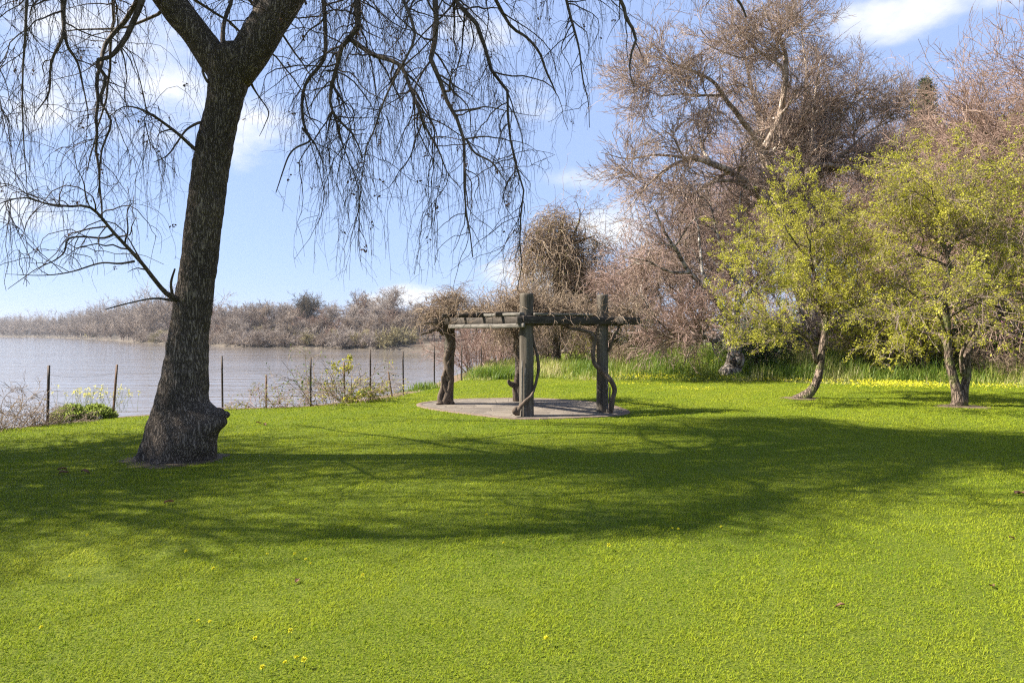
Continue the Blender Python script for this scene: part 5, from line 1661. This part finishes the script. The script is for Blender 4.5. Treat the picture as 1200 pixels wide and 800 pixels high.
# tall grass in front of the wood
n_ = 85000
x_ = rg.uniform(-2.4, 27, n_)
y_ = 21.3 + 10.5 * rg.random(n_)
front = np.interp(x_, [-2.4, -1, .5, 3, 5, 9, 12, 15, 20, 27], [24.2, 24.4, 24.6, 24.6, 24.0, 23.6, 22.5, 21.7, 21.0, 20.5])
back_ok = sdist(x_, y_, EDGE) < -.1
ok = (y_ > front + (noise2(x_, y_, .9, 51) - .5) * 1.6) & back_ok
x_, y_ = x_[ok], y_[ok]
cl = .55 * noise2(x_, y_, .5, 52) + .45 * noise2(x_, y_, 1.8, 54)
cl = np.clip(.5 + (cl - .5) * 1.7, 0, 1)
depth = np.clip((y_ - np.interp(x_, [-2.4, 27], [24.5, 20.8])) / 1.5, 0, 1)
right = sstep(1.5, 4.5, x_)
length = (.12 + .66 * sstep(.15, .9, depth) * (.45 + .55 * right)) * (.3 + 1.25 * cl) * rg.uniform(.45, 1.25, len(x_))
tint = np.clip(.56 - .14 * depth * right + (noise2(x_, y_, .7, 53) - .5) * 1.1 + rg.normal(size=len(x_)) * .22 + .25 * (1 - depth), 0, 1)
length = np.where((np.abs(x_ - gx(856, 1.) * y_) < .75) & (y_ < 26.2), length * .3, length)
g = Geo()
blades(g, np.stack([x_, y_, gz(x_, y_) - .01], 1), np.radians(np.clip(rg.normal(30, 19, len(x_)), 2, 75)), length, rg.uniform(.010, .022, len(x_)), tint, rg)
tag(g.build('tall_grass', M['tallgrass'], smooth=False), 'tall rank green grass between the lawn and the wood', 'grass', kind='stuff')


def tussock(px, d, n_, rad, h, seed, label):
    X = gx(px, d)
    base = np.array([X, d, gz1(X, d)])
    rg = np.random.default_rng(seed)
    P_ = base + np.stack([rg.normal(size=n_) * rad, rg.normal(size=n_) * rad * .7, 0 * np.zeros(n_)], 1)
    P_[:, 2] = gz(P_[:, 0], P_[:, 1]) - .02
    g = Geo()
    blades(g, P_, np.radians(np.clip(rg.normal(28, 16, n_), 2, 75)), h * rg.uniform(.5, 1.1, n_), rg.uniform(.012, .022, n_), np.clip(rg.normal(.35, .2, n_), 0, 1), rg)
    tag(g.build('grass_tussock', M['tallgrass'], None, base, smooth=False), label, 'grass tussock')


tussock(578, 25.5, 1100, .45, .62, 811, 'bright green grass tussock at the end of the wire fence')
tussock(592, 25., 600, .3, .45, 814, 'smaller green grass tussock just left of the rear pergola post')
tussock(497, 21., 320, .22, .34, 812, 'small grass tussock on the bank left of the pergola')
tussock(484, 20.4, 200, .3, .12, 813, 'flat clump of dark grass on the bank edge')

# yellow wildflowers along the edge of the tall grass
g = Geo()
rg = np.random.default_rng(61)


def flowers(xc, yc, sx, sy, n_, h):
    x_ = xc + rg.normal(size=n_) * sx
    y_ = yc + rg.normal(size=n_) * sy
    z_ = gz(x_, y_) + h * rg.uniform(.5, 1.1, n_)
    P_ = np.repeat(np.stack([x_, y_, z_], 1), 4, 0) + rg.normal(size=(n_ * 4, 3)) * .012
    leaves(g, P_, rg.normal(size=(n_ * 4, 3)) * .7 + [0, 0, .5], rg.uniform(.016, .034, n_ * 4), .9, rg)


flowers(gx(1048, 20.8), 20.9, .95, .75, 620, .20)
flowers(gx(1085, 20.6), 20.8, .5, .7, 160, .16)
flowers(gx(740, 24.5), 24.7, .6, .35, 110, .22)
flowers(gx(770, 23.6), 24.3, .6, .3, 110, .16)
flowers(gx(800, 23.6), 24.5, .9, .4, 70, .18)
flowers(gx(850, 23.6), 24.4, 1.2, .5, 60, .16)
flowers(gx(900, 23), 23.8, 1.0, .45, 60, .14)
flowers(gx(950, 22.5), 23.2, .8, .45, 60, .14)
flowers(gx(1185, 19.8), 20.4, .5, .4, 120, .18)
flowers(gx(820, 20.6), 20.8, .45, .3, 45, .03)
flowers(gx(740, 22.4), 22.8, .6, .25, 40, .05)
tag(g.build('yellow_flowers', M['yellow'], smooth=False), 'drifts of yellow wildflowers along the tall grass edge', 'flowers', kind='stuff')

# ------------------------------------------------------------------ dandelions and fallen leaves on the lawn
def on_lawn(px, py):
    d = EYE * F / (py - HY)
    for _ in range(3):
        d = (EYE - gz1(gx(px, d), d)) * F / (py - HY)
    return gx(px, d), d


proto = None
for (px, py) in ((345, 655), (358, 660), (364, 665), (313, 654), (250, 673), (425, 680), (340, 748), (334, 784), (347, 780), (356, 784), (307, 792), (232, 734), (246, 736), (299, 758), (788, 624), (795, 625), (845, 622), (713, 646), (640, 758), (1171, 592), (102, 632), (218, 653), (570, 609), (590, 641), (82, 680), (48, 742)):
    x, y = on_lawn(px, py)
    if proto is None:
        base = np.array([x, y, gz1(x, y)])
        proto = tag(empty('dandelion', base), 'single small yellow flower open in the mown lawn', 'flower', 'yellow flowers dotted over the lawn')
        g = Geo()
        rg = np.random.default_rng(3)
        n_ = 34
        a_ = rg.uniform(0, 2 * PI, n_)
        P_ = base + np.stack([0 * a_, 0 * a_, np.full(n_, .040)], 1)
        leaves(g, P_, np.stack([np.cos(a_), np.sin(a_), rg.uniform(.1, 1., n_)], 1), rg.uniform(.012, .018, n_), .4, rg)
        g.build('flower_head', M['yellow'], proto, base)
        g = Geo()
        tubes(g, np.array([[base - [0, 0, .01], base + [.002, 0, .04]]]), np.full((1, 2), .0014), 4)
        g.build('stalk', M['tallgrass'], proto, base)
        o = proto
    else:
        o = dup(proto, (x, y, gz1(x, y)), px * .37, RNG.uniform(.8, 1.25))

proto = None
for i, (px, py) in enumerate(((75, 556), (72, 552), (100, 555), (199, 591), (303, 497), (310, 499), (1192, 580), (1197, 581), (985, 712), (1163, 689), (1186, 632), (348, 683))):
    x, y = on_lawn(px, py)
    if proto is None:
        g = Geo()
        rg = np.random.default_rng(8)
        t = np.linspace(0, 1, 9)
        wv = np.sin(t * PI) ** .8 * .030 * (1 + .25 * np.sin(t * 22))
        V = []
        for j in range(9):
            for s_ in (-1, -.5, 0, .5, 1):
                V.append(((t[j] - .5) * .11, wv[j] * s_, .028 + .02 * abs(s_) + .012 * math.sin(t[j] * 5)))
        ii = np.arange(45).reshape(9, 5)
        g.add(V, np.stack([ii[:-1, :-1], ii[:-1, 1:], ii[1:, 1:], ii[1:, :-1]], -1).reshape(-1, 4), tint=.95)
        o = g.build('fallen_leaf', M['dryleaf'])
        tag(o, 'curled brown dead leaf lying on the lawn', 'leaf', 'dead leaves lying on the lawn')
        proto = o
    else:
        o = proto.copy()
        COL.objects.link(o)
    o.location = (x, y, gz1(x, y))
    o.rotation_euler = (RNG.uniform(-.3, .3), RNG.uniform(-.3, .3), RNG.uniform(0, 6.28))
    sc_ = .9 if py < 600 else .5
    o.scale = (sc_,) * 3

# ------------------------------------------------------------------ the air over the river
g = Geo()
hx_, hy0, hy1, hz0, hz1 = 6200., -3000., 6500., -7.4, 29.
V = [(sx * hx_, y_h, z_h) for z_h in (hz0, hz1) for sx, y_h in ((-1, hy0), (1, hy0), (1, hy1), (-1, hy1))]
g.add(V, [(0, 3, 2, 1), (4, 5, 6, 7), (0, 1, 5, 4), (1, 2, 6, 5), (2, 3, 7, 6), (3, 0, 4, 7)])
m, nt, out = mat_new('haze')
pv = nt.nodes.new('ShaderNodeVolumePrincipled')
pv.inputs['Color'].default_value = (.86, .91, 1., 1)
pv.inputs['Density'].default_value = .00012
pv.inputs['Anisotropy'].default_value = .3
nt.links.new(pv.outputs[0], out.inputs['Volume'])
tag(g.build('haze', m, smooth=False), 'thin pale haze that softens the far bank', 'haze', kind='stuff')

# ------------------------------------------------------------------ camera
cam = bpy.data.cameras.new('camera')
cam.lens = 24.
cam.sensor_width = 36.
cam.shift_y = -10 / 1200
cam.clip_start = .1
cam.clip_end = 9000
co = bpy.data.objects.new('camera', cam)
co.location = (0, 0, EYE)
co.rotation_euler = (math.radians(90), 0, 0)
COL.objects.link(co)
scene.camera = co

# ------------------------------------------------------------------ sky, clouds and sun
EL = math.radians(44)
sh = np.array([1., .03])           # shadows fall to the right
sh = sh / np.linalg.norm(sh)
ldir = Vector((sh[0] * math.cos(EL), sh[1] * math.cos(EL), -math.sin(EL)))
sun = bpy.data.lights.new('sun', 'SUN')
sun.energy = 4.8
sun.angle = math.radians(.53)
sun.color = (1., .945, .86)
so = bpy.data.objects.new('sun', sun)
so.rotation_euler = ldir.to_track_quat('-Z', 'Y').to_euler()
so.location = (-30, 0, 40)
COL.objects.link(so)

w = bpy.data.worlds.new('World')
scene.world = w
w.use_nodes = True
nt = w.node_tree
nt.nodes.clear()
out = nt.nodes.new('ShaderNodeOutputWorld')
bg = nd(nt, 'ShaderNodeBackground', Strength=.059)
sky = nt.nodes.new('ShaderNodeTexSky')
sky.sky_type = 'NISHITA'
sky.sun_disc = False
sky.sun_elevation = EL
sky.sun_rotation = math.atan2(-sh[0], -sh[1])
sky.altitude = 10
sky.air_density = 1.0
sky.dust_density = .15
sky.ozone_density = 3.
tc = nt.nodes.new('ShaderNodeTexCoord')
nz = nd(nt, 'ShaderNodeTexNoise', Scale=9., Detail=7., Roughness=.6)
mp = nd(nt, 'ShaderNodeMapping')
mp.inputs['Scale'].default_value = (1, 1, 2.1)
nt.links.new(tc.outputs['Generated'], mp.inputs['Vector'])
nt.links.new(mp.outputs[0], nz.inputs['Vector'])
acc = None


def blob(px, py, rx, rz, wgt):
    global acc
    v_ = Vector(((px - CX) / F, 1., (HY - py) / F)).normalized()
    s_ = nd(nt, 'ShaderNodeVectorMath', operation='SUBTRACT')
    nt.links.new(tc.outputs['Generated'], s_.inputs[0])
    s_.inputs[1].default_value = v_
    m_ = nd(nt, 'ShaderNodeVectorMath', operation='MULTIPLY')
    nt.links.new(s_.outputs[0], m_.inputs[0])
    m_.inputs[1].default_value = (F / rx, F / rx, F / rz)
    l_ = nd(nt, 'ShaderNodeVectorMath', operation='LENGTH')
    nt.links.new(m_.outputs[0], l_.inputs[0])
    r_ = nd(nt, 'ShaderNodeMapRange', interpolation_type='SMOOTHSTEP')
    r_.inputs['From Min'].default_value = 1.5
    r_.inputs['From Max'].default_value = .2
    r_.inputs['To Min'].default_value = 0
    r_.inputs['To Max'].default_value = wgt
    nt.links.new(l_.outputs['Value'], r_.inputs['Value'])
    if acc is None:
        acc = r_.outputs[0]
    else:
        x_ = nd(nt, 'ShaderNodeMath', operation='MAXIMUM')
        nt.links.new(acc, x_.inputs[0])
        nt.links.new(r_.outputs[0], x_.inputs[1])
        acc = x_.outputs[0]


for b_ in ((1050, 18, 70, 26, 1.), (1105, -5, 85, 30, 1.), (1150, -30, 90, 40, .9), (1010, 22, 40, 20, .8), (485, 348, 50, 15, 1.), (445, 353, 42, 12, .85), (530, 352, 40, 12, .8), (40, 110, 70, 50, .72), (170, 95, 90, 70, .66), (300, 155, 60, 50, .66), (130, 30, 120, 50, .55),
           (605, 318, 45, 22, .8), (632, 122, 45, 30, .5), (715, 272, 55, 36, .92), (700, 208, 60, 14, .5), (640, 330, 70, 30, .75), (560, 30, 80, 30, .5), (-200, 200, 200, 60, .7), (1500, 150, 200, 60, .8)):
    blob(*b_)
ad = nd(nt, 'ShaderNodeMath', operation='MULTIPLY_ADD')
nt.links.new(nz.outputs['Fac'], ad.inputs[0])
ad.inputs[1].default_value = 2.2
ad.inputs[2].default_value = -1.1
sm = nd(nt, 'ShaderNodeMath', operation='ADD')
nt.links.new(acc, sm.inputs[0])
nt.links.new(ad.outputs[0], sm.inputs[1])
gate = nd(nt, 'ShaderNodeMath', operation='MULTIPLY')
mk = nd(nt, 'ShaderNodeMapRange', interpolation_type='SMOOTHSTEP')
mk.inputs['From Min'].default_value = .2
mk.inputs['From Max'].default_value = 1.25
nt.links.new(sm.outputs[0], mk.inputs['Value'])
g0 = nd(nt, 'ShaderNodeMath', operation='MULTIPLY')
g0.use_clamp = True
nt.links.new(acc, g0.inputs[0])
g0.inputs[1].default_value = 2.5
nt.links.new(mk.outputs[0], gate.inputs[0])
nt.links.new(g0.outputs[0], gate.inputs[1])
mxs = nt.nodes.new('ShaderNodeMix')
mxs.data_type = 'RGBA'
nt.links.new(gate.outputs[0], mxs.inputs['Factor'])
air = nt.nodes.new('ShaderNodeMix')
air.data_type = 'RGBA'
air.inputs['Factor'].default_value = .76
nt.links.new(sky.outputs[0], air.inputs['A'])
air.inputs['B'].default_value = (2.55, 3.35, 5.5, 1)
nt.links.new(air.outputs['Result'], mxs.inputs['A'])
mxs.inputs['B'].default_value = (5.5, 5.6, 5.85, 1)
nt.links.new(mxs.outputs['Result'], bg.inputs['Color'])
nt.links.new(bg.outputs[0], out.inputs[0])

# ------------------------------------------------------------------ render settings
vs = scene.view_settings
scene.display_settings.display_device = 'sRGB'
vs.view_transform = 'Standard'
vs.look = 'None'
vs.gamma = 1.
vs.use_curve_mapping = False
vs.exposure = 1.76
scene.render.engine = 'CYCLES'
scene.cycles.use_denoising = False
scene.cycles.max_bounces = 8
scene.cycles.transparent_max_bounces = 8
scene.cycles.filter_width = 1.2
